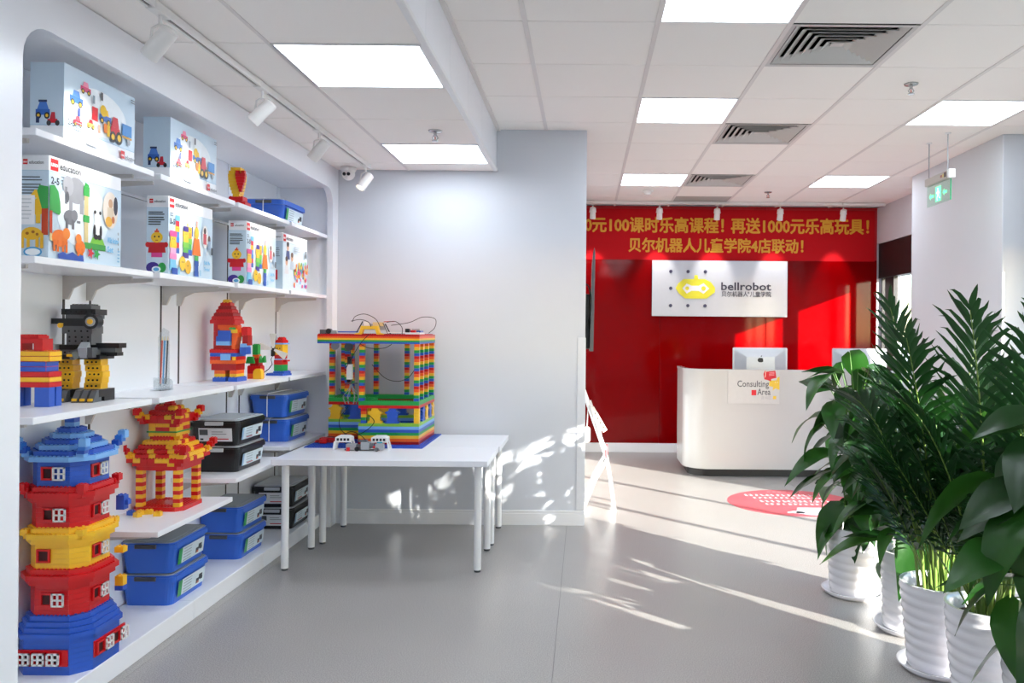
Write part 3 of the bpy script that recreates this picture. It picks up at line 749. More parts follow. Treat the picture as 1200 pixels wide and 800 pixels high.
part('finial', pg, lambda m: m.brick(-.018, .018, -.018, .018, zt, zt+BH, Lb).brick(-.018, .018, -.018, .018, zt+BH, zt+2*BH, Bm).brick(-.016, .016, -.016, .016, zt+2*BH, zt+2*BH+.012, Mb))
part('side_ornament', pg, lambda m: m.brick(.10, .132, .12, .15, 12*BH, 13*BH, Bm).brick(.10, .132, .12, .15, 13*BH, 15*BH, Ym))
part('side_ornament', pg, lambda m: m.brick(.10, .135, .115, .147, 20*BH, 21.2*BH, Ym))
part('side_ornament', pg, lambda m: m.brick(.105, .137, .115, .147, 29*BH, 32*BH, Bm).brick(.125, .15, .12, .145, 30*BH, 31*BH, Bm))

# pavilion
pv = thing('brick_pavilion', 'red and yellow striped toy brick pavilion with curled roof corners', 'brick model', (-2.008, 3.89, .515))
rr = random.Random(5)
part('base_plate', pv, lambda m: tier(m, 0, .118, .118, .03, Rm, (.05, .05, .02)))
for (sx, sy) in ((-1, -1), (1, -1), (1, 1), (-1, 1)):
    def colf(m):
        for k in range(9): m.box(sx*.088-.016, sx*.088+.016, sy*.088-.016, sy*.088+.016, BH+k*BH, BH+(k+1)*BH-.0006, Ym if k % 2 == 0 else Rm)
    part('column', pv, colf)
def patch(m, z, hx, hy, c, mixp=.5):
    # one course laid from short bricks of two colours
    p = .032; n = int(2*hx/p+.5)
    for i in range(n):
        for j in range(n):
            x0 = -hx+i*2*hx/n; x1 = x0+2*hx/n; y0 = -hy+j*2*hy/n; y1 = y0+2*hy/n
            cx, cy = (x0+x1)/2, (y0+y1)/2
            if abs(cx)+abs(cy) > hx+hy-c: continue
            if abs(cx) < hx-.07 and abs(cy) < hy-.07: continue
            m.brick(x0+.0003, x1-.0003, y0+.0003, y1-.0003, z, z+BH, Ym if rr.random() < mixp else Rm, .016)
z = 10*BH
part('beam', pv, lambda m: [tier(m, z, .112, .112, .02, Rm, (.1, .1, .02)), patch(m, z+BH, .115, .115, .03, .2)])
def rf(m):
    for k, hx in enumerate((.135, .128, .112, .098, .085, .072)): patch(m, z+(2+k)*BH, hx, hx, .03, .5)
part('lower_roof', pv, rf)
for (sx, sy) in ((-1, -1), (1, -1), (1, 1), (-1, 1)):
    part('corner_horn', pv, lambda m: horn(m, sx*.118, sy*.118, sx*.9, sy*.9, z+2.6*BH, [Ym, Ym, Rm, Rm], 4))
zn = z+8*BH
part('neck', pv, lambda m: [m.box(-.066, .066, -.066, .066, zn, zn+BH, Ym), m.box(-.072, .072, -.072, .072, zn+BH, zn+BH+.006, brk('green'))])
def uf(m):
    for k, hx in enumerate((.066, .066, .080, .085, .066, .048)): patch(m, zn+BH+.006+k*BH, hx, hx, .02, .45)
    m.brick(-.02, .02, -.02, .02, zn+7*BH+.006, zn+8*BH, Rm); m.brick(-.016, .016, -.016, .016, zn+8*BH, zn+9*BH, Rm)
part('upper_roof', pv, uf)
for (sx, sy) in ((-1, -1), (1, -1), (1, 1), (-1, 1)):
    part('corner_horn', pv, lambda m: horn(m, sx*.080, sy*.080, sx*.7, sy*.7, zn+3.2*BH, [Rm, Rm, Ym, Rm], 4))
lb = []
for (x, y, c, lab) in ((-2.085, 3.705, 'blue', 'small loose blue toy brick lying in front of the pavilion'), (-2.045, 3.71, 'yellow', None), (-2.015, 3.725, 'yellow', None), (-2.035, 3.665, 'yellow', None), (-1.955, 3.69, 'yellow', None)):
    o = MB().brick(-.016, .016, -.012, .012, 0, .019, brk(c), .016).build('loose_brick', None, 0, 1, (x, y, .515))
    o.rotation_euler.z = random.uniform(-.6, .6)
    tag(o, lab or 'small loose yellow toy brick lying in front of the pavilion', 'toy brick', 'loose bricks in front of the pavilion')

# brick house on the third shelf
hs = thing('brick_house', 'blue, red and yellow toy brick block on legs with a red handle', 'brick model', (-2.064, 3.005, ZC))
def leg4(sx, sy): part('leg', hs, lambda m: m.box(sx*.058-.027, sx*.058+.027, sy*.02-.016, sy*.02+.016, 0, .072, Bm))
for sx in (-1, 1):
    for sy in (-1, 1): leg4(sx, sy)
def hw(m):
    z_ = .072
    for (c, hx, n) in (('red', .088, 1), ('yellow', .088, 1), ('red', .088, 1), ('blue', .076, 2), ('yellow', .088, 2)):
        for k in range(n): m.box(-hx+.003, hx-.003, -.036, .036, z_, z_+BH-.0006, brk(c)); z_ += BH
    nx = 11
    for i in range(nx):
        for j in (-1.5, -.5, .5, 1.5): m.stud(-.08+i*.016, j*.016, z_, Ym)
part('body', hs, hw, .001, 1)
part('handle', hs, lambda m: [m.box(-.055, -.022, -.03, .03, .2065, .235, Rm), m.box(.022, .055, -.03, .03, .2065, .235, Rm), m.box(-.055, .055, -.03, .03, .235, .252, Rm), m.brick(-.04, .04, -.03, .03, .252, .264, Rm)], .001, 1)

# robot
rb = thing('brick_robot', 'black and grey toy brick robot bird with yellow legs and big feet', 'brick model', (-2.022, 3.245, ZC), R(4))
Kb = brk('black'); Gb = brk('grey'); LG = brk('lgrey'); hole_m = mat('pin_hole', '0c0c0d', .7)
def holes(m, x0, x1, y, z, n):
    for i in range(n):
        x = x0+(i+.5)*(x1-x0)/n; m.cyl((x, y, z), (x, y-.0012, z), .004, .004, 8, hole_m)
for s in (-1, 1):
    cx = s*.055-.01
    part('foot', rb, lambda m: [m.box(cx-.042, cx+.045, -.06, .06, .018, .048, Kb), m.box(cx-.042, cx+.045, -.02, .06, 0, .018, Kb)]+[m.prism([(-.105, 0), (-.04, 0), (-.04, .05), (-.075, .045)], cx-.038+k*.030, cx-.016+k*.030, brk('grey'), 'x') for k in range(3)])
    part('toe_claw', rb, lambda m: [m.box(cx-.035+k*.030, cx-.019+k*.030, -.108, -.098, .006, .016, Ym) for k in range(3)])
    def legf(m):
        for k, dx in enumerate((0, .010, .020, .010, 0)):
            m.box(cx-.035+dx*.9, cx+.030+dx*.9, -.02-dx, .035-dx, .048+k*.024, .048+(k+1)*.024-.0008, Ym); holes(m, cx-.03+dx, cx+.02+dx, -.02-dx, .06+k*.024, 3)
    part('leg', rb, legf)
def tors(m):
    m.box(-.085, .085, -.05, .065, .168, .186, Kb); m.box(-.07, .06, -.045, .06, .186, .205, Gb); m.box(-.075, .02, -.04, .06, .205, .225, Kb)
    m.box(-.05, .045, -.035, .045, .225, .27, Gb); m.box(-.065, .05, -.04, .045, .27, .30, Gb)
    for z_ in (.24, .256, .28): holes(m, -.05, .045, -.0355 if z_ < .27 else -.0405, z_, 4)
    holes(m, -.06, .06, -.0455, .195, 6)
part('torso', rb, tors)
part('wing', rb, lambda m: [m.box(.01, .135, .0, .06, .212, .232, Kb), m.box(.02, .118, .005, .06, .195, .212, Gb), m.box(.03, .125, .005, .055, .180, .195, Kb)])
part('arm', rb, lambda m: [m.cbox((.035, -.065, .205), (.03, .05, .045), LG, Euler((.5, 0, .2)).to_matrix()), m.cbox((.012, -.08, .19), (.025, .045, .03), Gb, Euler((.4, 0, -.5)).to_matrix()), m.box(-.01, .01, -.108, -.095, .18, .19, Ym), m.cbox((.062, -.06, .195), (.02, .04, .04), Gb)])
part('arm', rb, lambda m: [m.cbox((-.098, -.03, .20), (.03, .05, .055), LG), m.cbox((-.11, -.05, .185), (.02, .04, .03), Gb), m.box(-.125, -.105, -.082, -.07, .172, .182, Ym)])
part('head', rb, lambda m: [m.box(-.06, .03, -.04, .04, .30, .33, Kb), m.box(-.055, .055, -.035, .045, .33, .345, Gb), m.box(-.068, .062, -.04, .05, .345, .368, Kb), m.brick(-.04, .04, -.03, .04, .368, .385, Gb), holes(m, -.06, .06, -.0405, .357, 6), m.box(-.115, -.055, -.025, .01, .308, .330, Kb)])
part('eye', rb, lambda m: [m.cyl((.055, -.02, .318), (.055, -.062, .318), .030, .030, 20, Kb), m.cyl((.055, -.062, .318), (.055, -.064, .318), .019, .019, 16, LG), m.cyl((.055, -.064, .318), (.055, -.068, .318), .011, .011, 12, Ym)])
part('eye', rb, lambda m: m.cyl((-.07, -.03, .302), (-.07, -.046, .302), .010, .010, 12, Ym))

# clear stand with pens
sd = thing('pen_stand', 'clear acrylic stand holding slim coloured pens on the empty shelf', 'pen stand', (-2.0, 3.80, ZC))
part('acrylic_base', sd, lambda m: [m.box(-.03, .03, -.05, .05, 0, .006, clear_m), m.prism(rrect(-.045, .045, .0, .055, .02, 4), .01, .016, clear_m, 'y'), m.box(-.03, .03, -.02, -.015, .006, .06, clear_m)])
part('acrylic_back', sd, lambda m: m.prism([(-.028, .006), (.028, .006), (.022, .28), (-.005, .295), (-.028, .25)], .016, .021, clear_m, 'y'))
for (x, c) in ((-.010, 'c84a3a'), (.002, '4a90c8'), (.016, '3c3f44')):
    def pen(m):
        m.cyl((x, .006, .03), (x+.004, .012, .235), .0035, .0035, 8, ink(c)); m.cyl((x+.004, .012, .235), (x+.0045, .0125, .255), .0035, .001, 8, ink('d8c8a0'))
    part('pen', sd, pen)

# rocket figure
rk = thing('brick_rocket_figure', 'tall red toy brick figure with pointed red roof and blue feet', 'brick model', (-1.985, 4.50, ZC))
def seq(m, items, z0=0.0, p=.016):
    z_ = z0
    for (c, x0, x1, y0, y1, h_) in items: m.brick(x0, x1, y0, y1, z_, z_+h_, brk(c), p); z_ += h_
    return z_
for (x0, x1) in ((-.065, .005), (.02, .07)):
    part('leg', rk, lambda m: seq(m, [('blue', x0, x1, -.075, .05, .022), ('yellow', x0, x1-.012, -.055, .045, .020), ('orange', x0, x1-.012, -.055, .045, .020)]))
part('body', rk, lambda m: seq(m, [('dred', -.080, .055, -.06, .06, .036), ('orange', -.085, .060, -.065, .06, .020), ('red', -.085, .06, -.065, .06, .020), ('blue', -.085, .06, -.065, .06, .020), ('red', -.088, .062, -.065, .065, .019)], .062))
part('belt_buckle', rk, lambda m: [m.box(-.02, .03, -.082, -.065, .118, .152, Lb), m.box(.04, .058, -.072, -.065, .118, .138, Ym)])
part('tower', rk, lambda m: seq(m, [('red', -.078, .03, -.04, .06, .05), ('red', -.078, .03, -.04, .06, .05), ('red', -.078, .03, -.04, .06, .055)], .177))
part('chest_panel', rk, lambda m: [m.box(-.05, .025, -.07, -.04, .20, .222, Lb), m.box(-.05, .028, -.07, -.04, .222, .25, Bm), m.box(-.042, .028, -.066, -.04, .25, .282, Bm), m.box(-.035, .028, -.06, -.04, .282, .296, brk('orange'))])
part('beard', rk, lambda m: [m.box(.030, .072-.006*k, -.055, -.0, .29-.022*(k+1), .29-.022*k, brk('orange')) for k in range(6)]+[m.box(-.05, .06, -.05, .0, .29, .312, brk('orange'))])
part('face_bricks', rk, lambda m: [m.brick(.028, .062, -.062, -.05, .268, .288, Ym, .012), m.brick(.02, .05, -.066, -.052, .288, .298, brk('green'), .012)])
def rroof(m):
    z_ = .332
    m.brick(-.092, .045, -.055, .07, z_-.012, z_+.008, Rm); z_ += .008
    for k in range(5): hx = .062-.0085*k; m.brick(-.024-hx, -.024+hx, .008-hx*.9, .008+hx*.9, z_, z_+BH, brk('dred') if k % 2 else Rm); z_ += BH
part('pointed_roof', rk, rroof)
part('roof_tip', rk, lambda m: m.brick(-.042, -.006, -.01, .026, .436, .452, Ym))
part('side_arm', rk, lambda m: [m.brick(.072, .105, -.03, .03, .255, .30, Rm), m.brick(.078, .108, -.03, .03, .20, .255, brk('dred')), m.brick(.07, .105, -.045, .02, .15, .19, Bm), m.box(.072, .103, -.045, .02, .19, .21, Lb)])
ft = thing('brick_figurine', 'small red and green toy brick figure sitting behind the red rocket figure', 'brick model', (-1.925, 4.72, ZC))
part('body', ft, lambda m: [m.brick(-.045, .03, -.03, .03, 0, .03, brk('orange')), m.brick(-.045, .03, -.03, .03, .03, .075, Rm), m.brick(-.03, .02, -.03, .03, .075, .12, brk('dred')), m.brick(-.02, .015, -.02, .02, .12, .14, brk('orange')), m.brick(-.02, .01, -.02, .02, .14, .20, brk('green'))])
part('arm', ft, lambda m: [m.prism([(-.05, .09), (.0, .09), (.0, .10), (-.01, .13), (-.04, .13)], -.045, -.02, brk('green'), 'y'), m.prism([(.02, .095), (.055, .095), (.05, .135), (.035, .11), (.025, .135)], -.03, .0, brk('green'), 'y')])
part('wheel', ft, lambda m: m.prism([(.0, .0), (.05, .0), (.05, .045), (.04, .06), (.012, .06), (.0, .045)], -.06, -.025, Ym, 'y'), .002, 1)

# windmill
wm = thing('brick_windmill', 'toy windmill figure with white blades on a blue base plate', 'brick model', (-1.925, 5.06, ZC), R(-12))
part('base', wm, lambda m: [m.brick(-.06, .055, -.05, .05, 0, .012, Bm), m.brick(-.02, .055, -.035, .04, .012, .026, Bm)])
part('tower', wm, lambda m: [m.box(-.018, .04, -.03, .03, .026, .068, brk('green')), m.brick(-.018, .04, -.03, .03, .068, .098, Rm), m.box(.04, .062, -.02, .02, .088, .098, Rm), m.box(-.012, .035, -.034, .02, .098, .106, Lb), m.brick(-.014, .036, -.03, .03, .106, .13, Rm)])
part('head', wm, lambda m: [m.box(-.01, .04, -.028, .03, .13, .195, Ym), m.box(-.014, .05, -.034, .034, .195, .204, Lb), m.cyl((.004, -.029, .17), (.004, -.0305, .17), .004, .004, 8, Kb), m.cyl((.022, -.029, .17), (.022, -.0305, .17), .004, .004, 8, Kb), m.box(.004, .022, -.0305, -.028, .146, .150, Kb)])
part('cap', wm, lambda m: [m.brick(-.008, .042, -.028, .03, .204, .222, Rm), m.brick(.0, .034, -.02, .02, .222, .238, Rm)])
hub = Vector((-.012, -.045, .165))
part('hub', wm, lambda m: [m.cyl(hub+Vector((0, .02, 0)), hub+Vector((0, -.008, 0)), .008, .008, 10, Kb), m.cbox((-.03, -.02, .15), (.012, .03, .06), Kb)])
for a in (95, 172, 335):
    def bl(m):
        d = Vector((math.cos(R(a)), 0, math.sin(R(a)))); n = Vector((-d.z, 0, d.x))
        p = [hub+d*.008-n*.006, hub+d*.095-n*.026, hub+d*.10+n*.02, hub+d*.008+n*.006]
        vs = [tuple(v) for v in p]+[tuple(v+Vector((0, -.004, 0))) for v in p]
        m.add(vs, [(0, 1, 2, 3), (7, 6, 5, 4), (0, 4, 5, 1), (1, 5, 6, 2), (2, 6, 7, 3), (3, 7, 4, 0)], mat('blade_white', 'f2f0e8', .4))
    part('blade', wm, bl)
part('wire', wm, lambda m: m.tube([(-.03, -.01, .14), (-.045, -.02, .10), (-.03, -.03, .07), (-.06, -.02, .04), (-.10, -.015, .014), (-.125, -.01, .008)], .0025, 6, cable_m))
part('plug', wm, lambda m: m.box(-.145, -.115, -.03, .005, 0, .014, Kb))

# brick heart
ht = thing('brick_heart', 'yellow and red toy brick heart on a red stand on top shelf', 'brick model', (-1.87, 4.315, ZA))
part('stand', ht, lambda m: [m.brick(-.045, .05, -.03, .045, 0, .022, Rm), m.brick(-.04, .035, -.025, .035, .022, .050, Rm)])
def hy(m, dx, wid, mm, y0, y1, zb, n, bh):
    for k in range(n):
        m.box(dx-wid[k][0], dx+wid[k][1], y0, y1, zb+k*bh, zb+(k+1)*bh-.0006, mm)
part('yellow_back', ht, lambda m: hy(m, -.008, [(.012, .022), (.018, .026), (.024, .030), (.030, .034), (.034, .038), (.037, .040), (.038, .040), (.034, .036), (.024, .028)], Ym, -.022, .03, .05, 9, .0175))
part('red_heart', ht, lambda m: hy(m, .024, [(.006, .008), (.011, .013), (.016, .017), (.020, .022), (.024, .025), (.026, .027)], Rm, -.036, -.018, .075, 6, .0165))
part('heart_lobe', ht, lambda m: [m.box(.0, .02, -.036, -.018, .174, .188, Rm), m.box(.030, .048, -.036, -.018, .174, .188, Rm)])
# ================================================================== TABLES
TZ = .64
def table(label, x0, x1, y0, y1):
    t = thing('low_table', label, 'table', ((x0+x1)/2, (y0+y1)/2, 0), 0, 'low white tables against the partition')
    hx, hy_ = (x1-x0)/2, (y1-y0)/2
    part('table_top', t, lambda m: m.box(-hx, hx, -hy_, hy_, TZ-.034, TZ, white_m), .002, 1)
    for sx in (-1, 1):
        for sy in (-1, 1):
            lx, ly = sx*(hx-.06), sy*(hy_-.06)
            l = part('leg', t, lambda m: [m.cyl((lx, ly, .012), (lx, ly, TZ-.034), .021, .021, 18, white_metal), m.cyl((lx, ly, .07), (lx, ly, .074), .0216, .0216, 18, white_metal)])
            part('foot_cap', l, lambda m: m.cyl((lx, ly, 0), (lx, ly, .014), .0185, .0185, 16, grey_pl))
table('low white table on the aisle side, with the small white robots on it', -1.765, -.545, 4.53, 5.095)
table('low white table standing right against the partition wall', -1.735, -.535, 5.10, 5.665)

# ================================================================== RAINBOW BRICK BUILDING
bt = MB(); bp_m = brk('blue')
bplate = MB().box(-1.74, -1.005, 4.985, 5.655, TZ, TZ+.004, bp_m)
for i in range(46):
    for j in range(42):
        x = -1.74+.008+i*.016; y = 4.985+.008+j*.016
        if y < 5.12 or x > -1.05 or (x < -1.43 and y < 5.37): bplate.stud(x, y, TZ+.004, bp_m, .0045, .0035, 6)
tag(bplate.build('base_plate'), 'flat blue studded base plate lying on the white tables', 'base plate')
Z0 = TZ+.0045
RB = ['red', 'orange', 'yellow', 'green', 'blue']
bg_ = thing('brick_gate_building', 'rainbow striped toy brick building with open columns on the table', 'brick model', (-1.37, 5.38, Z0))
OX, OY = 1.37, -5.38
X0, X1, XM, Y0, YM, Y1 = -1.705, -1.055, -1.44, 5.115, 5.35, 5.645
def lring(m, z0, z1, c, t=.032, studs=False):
    cm = brk(c)
    segs = [(XM, X1, Y0, Y0+t), (X1-t, X1, Y0+t, Y1), (X0, X1-t, Y1-t, Y1), (X0, X0+t, YM, Y1-t), (X0+t, XM+t, YM, YM+t), (XM, XM+t, Y0+t, YM)]
    for s in segs:
        m.box(s[0]+OX, s[1]+OX, s[2]+OY, s[3]+OY, z0, z1-.0005, cm)
        if studs:
            nx = max(1, round((s[1]-s[0])/.016)); ny = max(1, round((s[3]-s[2])/.016))
            for i in range(nx):
                for j in range(ny): m.stud(s[0]+OX+(i+.5)*.016, s[1-1+2]+OY+(j+.5)*.016, z1-.0005, cm, .0045, .004, 6)
for k, c in enumerate(['dred', 'orange', 'yellow', 'green', 'blue', 'mblue', 'lime']):
    cc = 'lblue' if c == 'mblue' else c
    part('base_course', bg_, lambda m: lring(m, k*BH, (k+1)*BH, cc, .032, k == 6))
zz = 7*BH
# figure shaped arches
def arch(cx, cy, c, ax):
    prof = [(-.046, 0), (.046, 0), (.046, .012), (.034, .016), (.030, .04), (.036, .05), (.030, .056), (.046, .066), (.046, .072), (.026, .080), (.018, .096), (-.018, .096), (-.026, .080), (-.046, .072), (-.046, .066), (-.030, .056), (-.036, .05), (-.030, .04), (-.034, .016), (-.046, .012)]
    def f(m):
        if ax == 'y': m.prism([(p[0]+cx+OX, p[1]+zz) for p in prof], cy+OY, cy+OY+.032, brk(c), 'y')
        else: m.prism([(p[0]+cy+OY, p[1]+zz) for p in prof], cx+OX-.032, cx+OX, brk(c), 'x')
    part('arch_block', bg_, f)
for (cx, cy, c, ax) in ((-1.335, Y0, 'yellow', 'y'), (-1.225, Y0, 'blue', 'y'), (-1.66, YM, 'yellow', 'y'), (-1.53, YM, 'blue', 'y'),
                        (-1.64, Y1-.032, 'blue', 'y'), (-1.53, Y1-.032, 'yellow', 'y'), (-1.40, Y1-.032, 'yellow', 'y'), (-1.28, Y1-.032, 'blue', 'y'), (-1.15, Y1-.032, 'yellow', 'y'),
                        (X1, 5.28, 'blue', 'x'), (X1, 5.39, 'yellow', 'x'), (X1, 5.50, 'blue', 'x'), (X1, 5.60, 'yellow', 'x'), (X0+.032, 5.45, 'yellow', 'x')):
    arch(cx, cy, c, ax)
def column(cx, cy, z0, n, s=0, name='column', rev=False):
    def f(m):
        for k in range(n):
            c = RB[::-1][(k+s) % 5]
            m.box(cx+OX-.016, cx+OX+.016, cy+OY-.016, cy+OY+.016, z0+k*BH, z0+(k+1)*BH-.0005, brk(c))
    part(name, bg_, f)
column(XM+.032, Y0+.016, zz, 5, 0, 'lower_column'); 
part('lower_column', bg_, lambda m: [m.box(X1+OX-.032, X1+OX, Y0+OY, Y0+OY+.04, zz+k*BH, zz+(k+1)*BH-.0005, Ym) for k in range(5)])
za = zz+5*BH
part('red_course', bg_, lambda m: lring(m, za, za+BH, 'red', .04))
part('green_course', bg_, lambda m: lring(m, za+BH, za+2.4*BH, 'green', .05, True))
zb = za+2.4*BH
for (cx, cy, s) in ((XM+.018, Y0+.018, 0), (X1-.018, Y0+.018, 0), (X1-.018, 5.27, 0), (X1-.018, 5.43, 0), (X1-.018, Y1-.018, 0), (X0+.018, YM+.018, 1), (X0+.018, Y1-.018, 0), (-1.60, 5.42, 0), (-1.46, Y1-.018, 0), (-1.245, Y1-.018, 0), (-1.63, 5.62, 2)):
    column(cx, cy, zb, 19, s)
zr = zb+19*BH
for k, c in enumerate(['blue', 'green', 'yellow', 'orange', 'red']):
    part('roof_course', bg_, lambda m: [m.box(X0+OX+.0, X1+OX, Y0+OY, Y1+OY, zr+k*.0115, zr+(k+1)*.0115-.0003, brk(c))]+([m.stud(X0+OX+.008+i*.016, Y0+OY+.008+j*.016, zr+5*.0115, brk(c), .0045, .004, 6) for i in range(40) for j in range(33) if j < 3 or i > 37 or j > 30]))
zt = zr+5*.0115
part('roof_arch', bg_, lambda m: m.prism([(-.10, 0), (-.055, 0), (-.045, .034), (.03, .034), (.04, 0), (.085, 0), (.085, .006), (.058, .012), (.046, .056), (-.06, .056), (-.072, .012), (-.10, .006)], -.262, -.225, Ym, 'y'), .001, 1)
part('roof_rail', bg_, lambda m: [m.box(-.30, -.06, -.23, -.21, zt-zt+zt+.004, zt+.012, brk('white')), m.box(-.24, -.10, -.20, -.18, zt+.004, zt+.020, Bm), m.box(.10, .30, -.22, -.205, zt+.012, zt+.018, brk('white')), m.box(.22, .315, -.255, -.10, zt+.004, zt+.016, brk('white')), m.box(.24, .31, -.21, -.12, zt+.016, zt+.028, Bm)])
rail = [o for o in bg_.children if o.name.startswith('roof_arch')][0]
rail.location.z = zt
part('motor', bg_, lambda m: [m.box(-.325, -.285, -.25, -.21, zt, zt+.03, Gb), m.cyl((-.27, -.25, zt+.02), (-.27, -.215, zt+.02), .017, .017, 14, Kb), m.box(-.26, -.22, -.245, -.215, zt+.004, zt+.026, brk('lgrey'))])
part('motor', bg_, lambda m: [m.box(.22, .245, -.25, -.21, zt+.004, zt+.04, Kb), m.box(.255, .285, -.25, -.22, zt+.004, zt+.03, Rm), m.box(.26, .31, -.24, -.21, zt+.028, zt+.040, brk('lgrey'))])
part('crane_frame', bg_, lambda m: [m.box(-.075, .07, -.16, -.15, zt+.03, zt+.07, brk('lgrey')), m.cyl((-.11, -.2, zt+.002), (-.065, -.2, zt+.085), .004, .004, 6, Kb), m.cyl((.08, -.2, zt+.07), (.115, -.2, zt+.003), .004, .004, 6, Kb), m.cyl((.065, -.2, zt+.075), (.10, -.2, zt+.003), .003, .003, 6, Gb), m.box(-.06, -.02, -.2, -.19, zt+.05, zt+.082, brk('white')), m.box(.0, .07, -.2, -.19, zt+.055, zt+.08, brk('tan')), m.cyl((.07, -.2, zt+.083), (.14, -.2, zt+.086), .0025, .0025, 6, Rm)])
def bez(p, n=14):
    out = []
    P = [Vector(q) for q in p]
    for s in range(len(P)-1):
        a = P[max(s-1, 0)]; b = P[s]; c = P[s+1]; d = P[min(s+2, len(P)-1)]
        for i in range(n):
            t = i/n; out.append(.5*((2*b)+(c-a)*t+(2*a-5*b+4*c-d)*t*t+(3*b-a-3*c+d)*t**3))
    return out+[P[-1]]
wires = [[(-.11, -.275, zt+.08), (-.09, -.28, zt+.115), (-.03, -.28, zt+.13), (.035, -.27, zt+.10), (.06, -.25, zt+.05)],
         [(-.12, -.27, zt+.085), (-.06, -.28, zt+.095), (-.005, -.29, zt+.08), (.01, -.28, zt+.05)],
         [(.20, -.25, zt+.004), (.205, -.28, zt+.05), (.16, -.26, zt+.085), (.10, -.24, zt+.08)],
         [(.13, -.25, zt+.06), (.24, -.22, zt+.08), (.32, -.2, zt+.115), (.40, -.2, zt+.105), (.40, -.2, zt+.05), (.36, -.2, zt+.012)],
         [(-.005, -.275, zt+.0), (-.06, -.275, zt-.06), (-.13, -.275, zt-.18), (-.15, -.28, zt-.22)],
         [(-.06, -.275, zt-.06), (.0, -.275, zt-.085), (.09, -.272, zt-.085), (.14, -.27, zt-.06)],
         [(-.04, -.06, zt-.20), (.03, .0, zt-.29), (.11, .03, zt-.315), (.18, .03, zt-.29), (.22, .03, zt-.24)],
         [(.23, .17, zt-.06), (.24, .16, zt-.12), (.245, .17, zt-.21)],
         [(-.25, -.08, zt-.36), (-.16, -.19, zt-.42), (-.10, -.28, zt-.43)],
         [(-.13, -.285, zt-.46), (-.18, -.29, zt-.53), (-.17, -.30, zt-.60), (-.09, -.32, zt-.64), (.0, -.33, zt-.60), (.04, -.30, zt-.55), (.0, -.275, zt-.51)],
         [(-.33, -.10, zt-.69), (-.27, -.22, zt-.655), (-.19, -.30, zt-.66), (-.10, -.36, zt-.69), (-.03, -.40, zt-.71)],
         [(-.20, -.2, zt-.66), (-.12, -.25, zt-.62), (-.04, -.30, zt-.64), (.03, -.34, zt-.69), (.10, -.38, zt-.705)]]
wires = [[(p[0], p[1], max(p[2], .003)) for p in wv] for wv in wires]
for wv in wires: part('wire', bg_, lambda m: m.tube(bez(wv), .0022, 5, cable_m))
part('pulley', bg_, lambda m: [m.cyl((-.27, -.10, zr-.02), (-.27, -.115, zr-.02), .026, .026, 16, brk('lgrey')), m.cyl((-.18, -.10, zr-.024), (-.18, -.115, zr-.024), .028, .028, 16, Gb)])
part('lift_motor', bg_, lambda m: [m.box(-.20, -.168, -.09, -.05, zr-.24, zr-.14, brk('white')), m.box(-.195, -.172, -.095, -.05, zr-.26, zr-.24, Kb), m.box(-.195, -.175, -.09, -.05, zr-.14, zr-.09, Kb)])
part('lift_claw', bg_, lambda m: [m.cyl((-.21, -.08, zr-.27), (-.13, -.08, zr-.265), .004, .004, 6, Gb)]+[m.tube(bez([(-.17, -.08, zr-.27), (-.17+s*.02, -.08, zr-.31), (-.17+s*.05, -.09, zr-.35), (-.17+s*.035, -.09, zr-.40)], 5), .0035, 5, lgrey_pl) for s in (-1, -.4, .5, 1)])

# robots in front of the building
def walker(x, y, label, rz):
    w_ = thing('walking_robot', label, 'robot', (x, y, TZ), rz)
    WH = brk('white')
    part('controller', w_, lambda m: m.prism([(-.05, .045), (.05, .045), (.05, .075), (.03, .085), (-.03, .085), (-.05, .075)], -.03, .03, WH, 'y'), .002, 1)
    for k in range(4): part('port', w_, lambda m: m.box(-.04+k*.021, -.026+k*.021, -.0312, -.029, .055, .07, mat('port_dark', '2a2d30', .5)))
    for sx in (-1, 1):
        for sy in (-1, 1):
            part('leg', w_, lambda m: m.prism([(sx*.052-.006, .05), (sx*.045+.006, .05), (sx*.058+.006, .006), (sx*.066, 0), (sx*.058-.006, 0)] if sx > 0 else [(sx*.066, 0), (sx*.058+.006, 0), (sx*.045+.006, .05), (sx*.052-.006, .05), (sx*.058-.006, .006)], sy*.022-.006, sy*.022+.006, WH, 'y'))
    return w_
walker(-1.475, 4.945, 'white four-port robot with legs on the base plate edge beside red parts', 0)
w2 = walker(-1.255, 4.945, 'white four-port robot with a cyan tab standing nearest the building corner', 0)
part('cyan_tab', w2, lambda m: m.box(-.012, .02, -.034, -.0315, .040, .050, ink('2ab0c8')))
mr = thing('motor_block', 'tangle of grey robot motors with red pins lying between two white robots', 'robot', (-1.355, 4.89, TZ))
part('motor', mr, lambda m: [m.box(-.09, -.03, -.02, .03, .005, .04, brk('lgrey')), m.cyl((-.03, .0, .022), (.0, .0, .022), .018, .018, 14, Gb)])
part('motor', mr, lambda m: [m.box(.0, .05, -.02, .03, .008, .052, brk('lgrey')), m.cyl((.05, .0, .03), (.075, .0, .03), .016, .016, 14, Gb), m.box(-.02, .03, .0, .03, .052, .062, brk('grey'))])
part('wheel', mr, lambda m: m.cyl((-.02, -.035, .014), (-.02, -.02, .014), .014, .014, 14, Kb))
part('wheel', mr, lambda m: m.cyl((.10, -.04, .012), (.10, -.025, .012), .012, .012, 14, Gb))
part('red_pin', mr, lambda m: [m.box(-.085, -.065, -.03, -.02, .0, .022, Rm), m.box(.075, .09, -.025, -.015, .018, .032, Rm)])
part('beam', mr, lambda m: [m.box(-.10, .11, -.012, -.004, .002, .010, Gb), m.box(.09, .14, -.03, .0, .01, .045, brk('lgrey'))])
rd = thing('red_brick_ramp', 'low red toy brick ramp lying on the blue base plate behind a robot', 'brick model', (-1.64, 5.17, Z0))
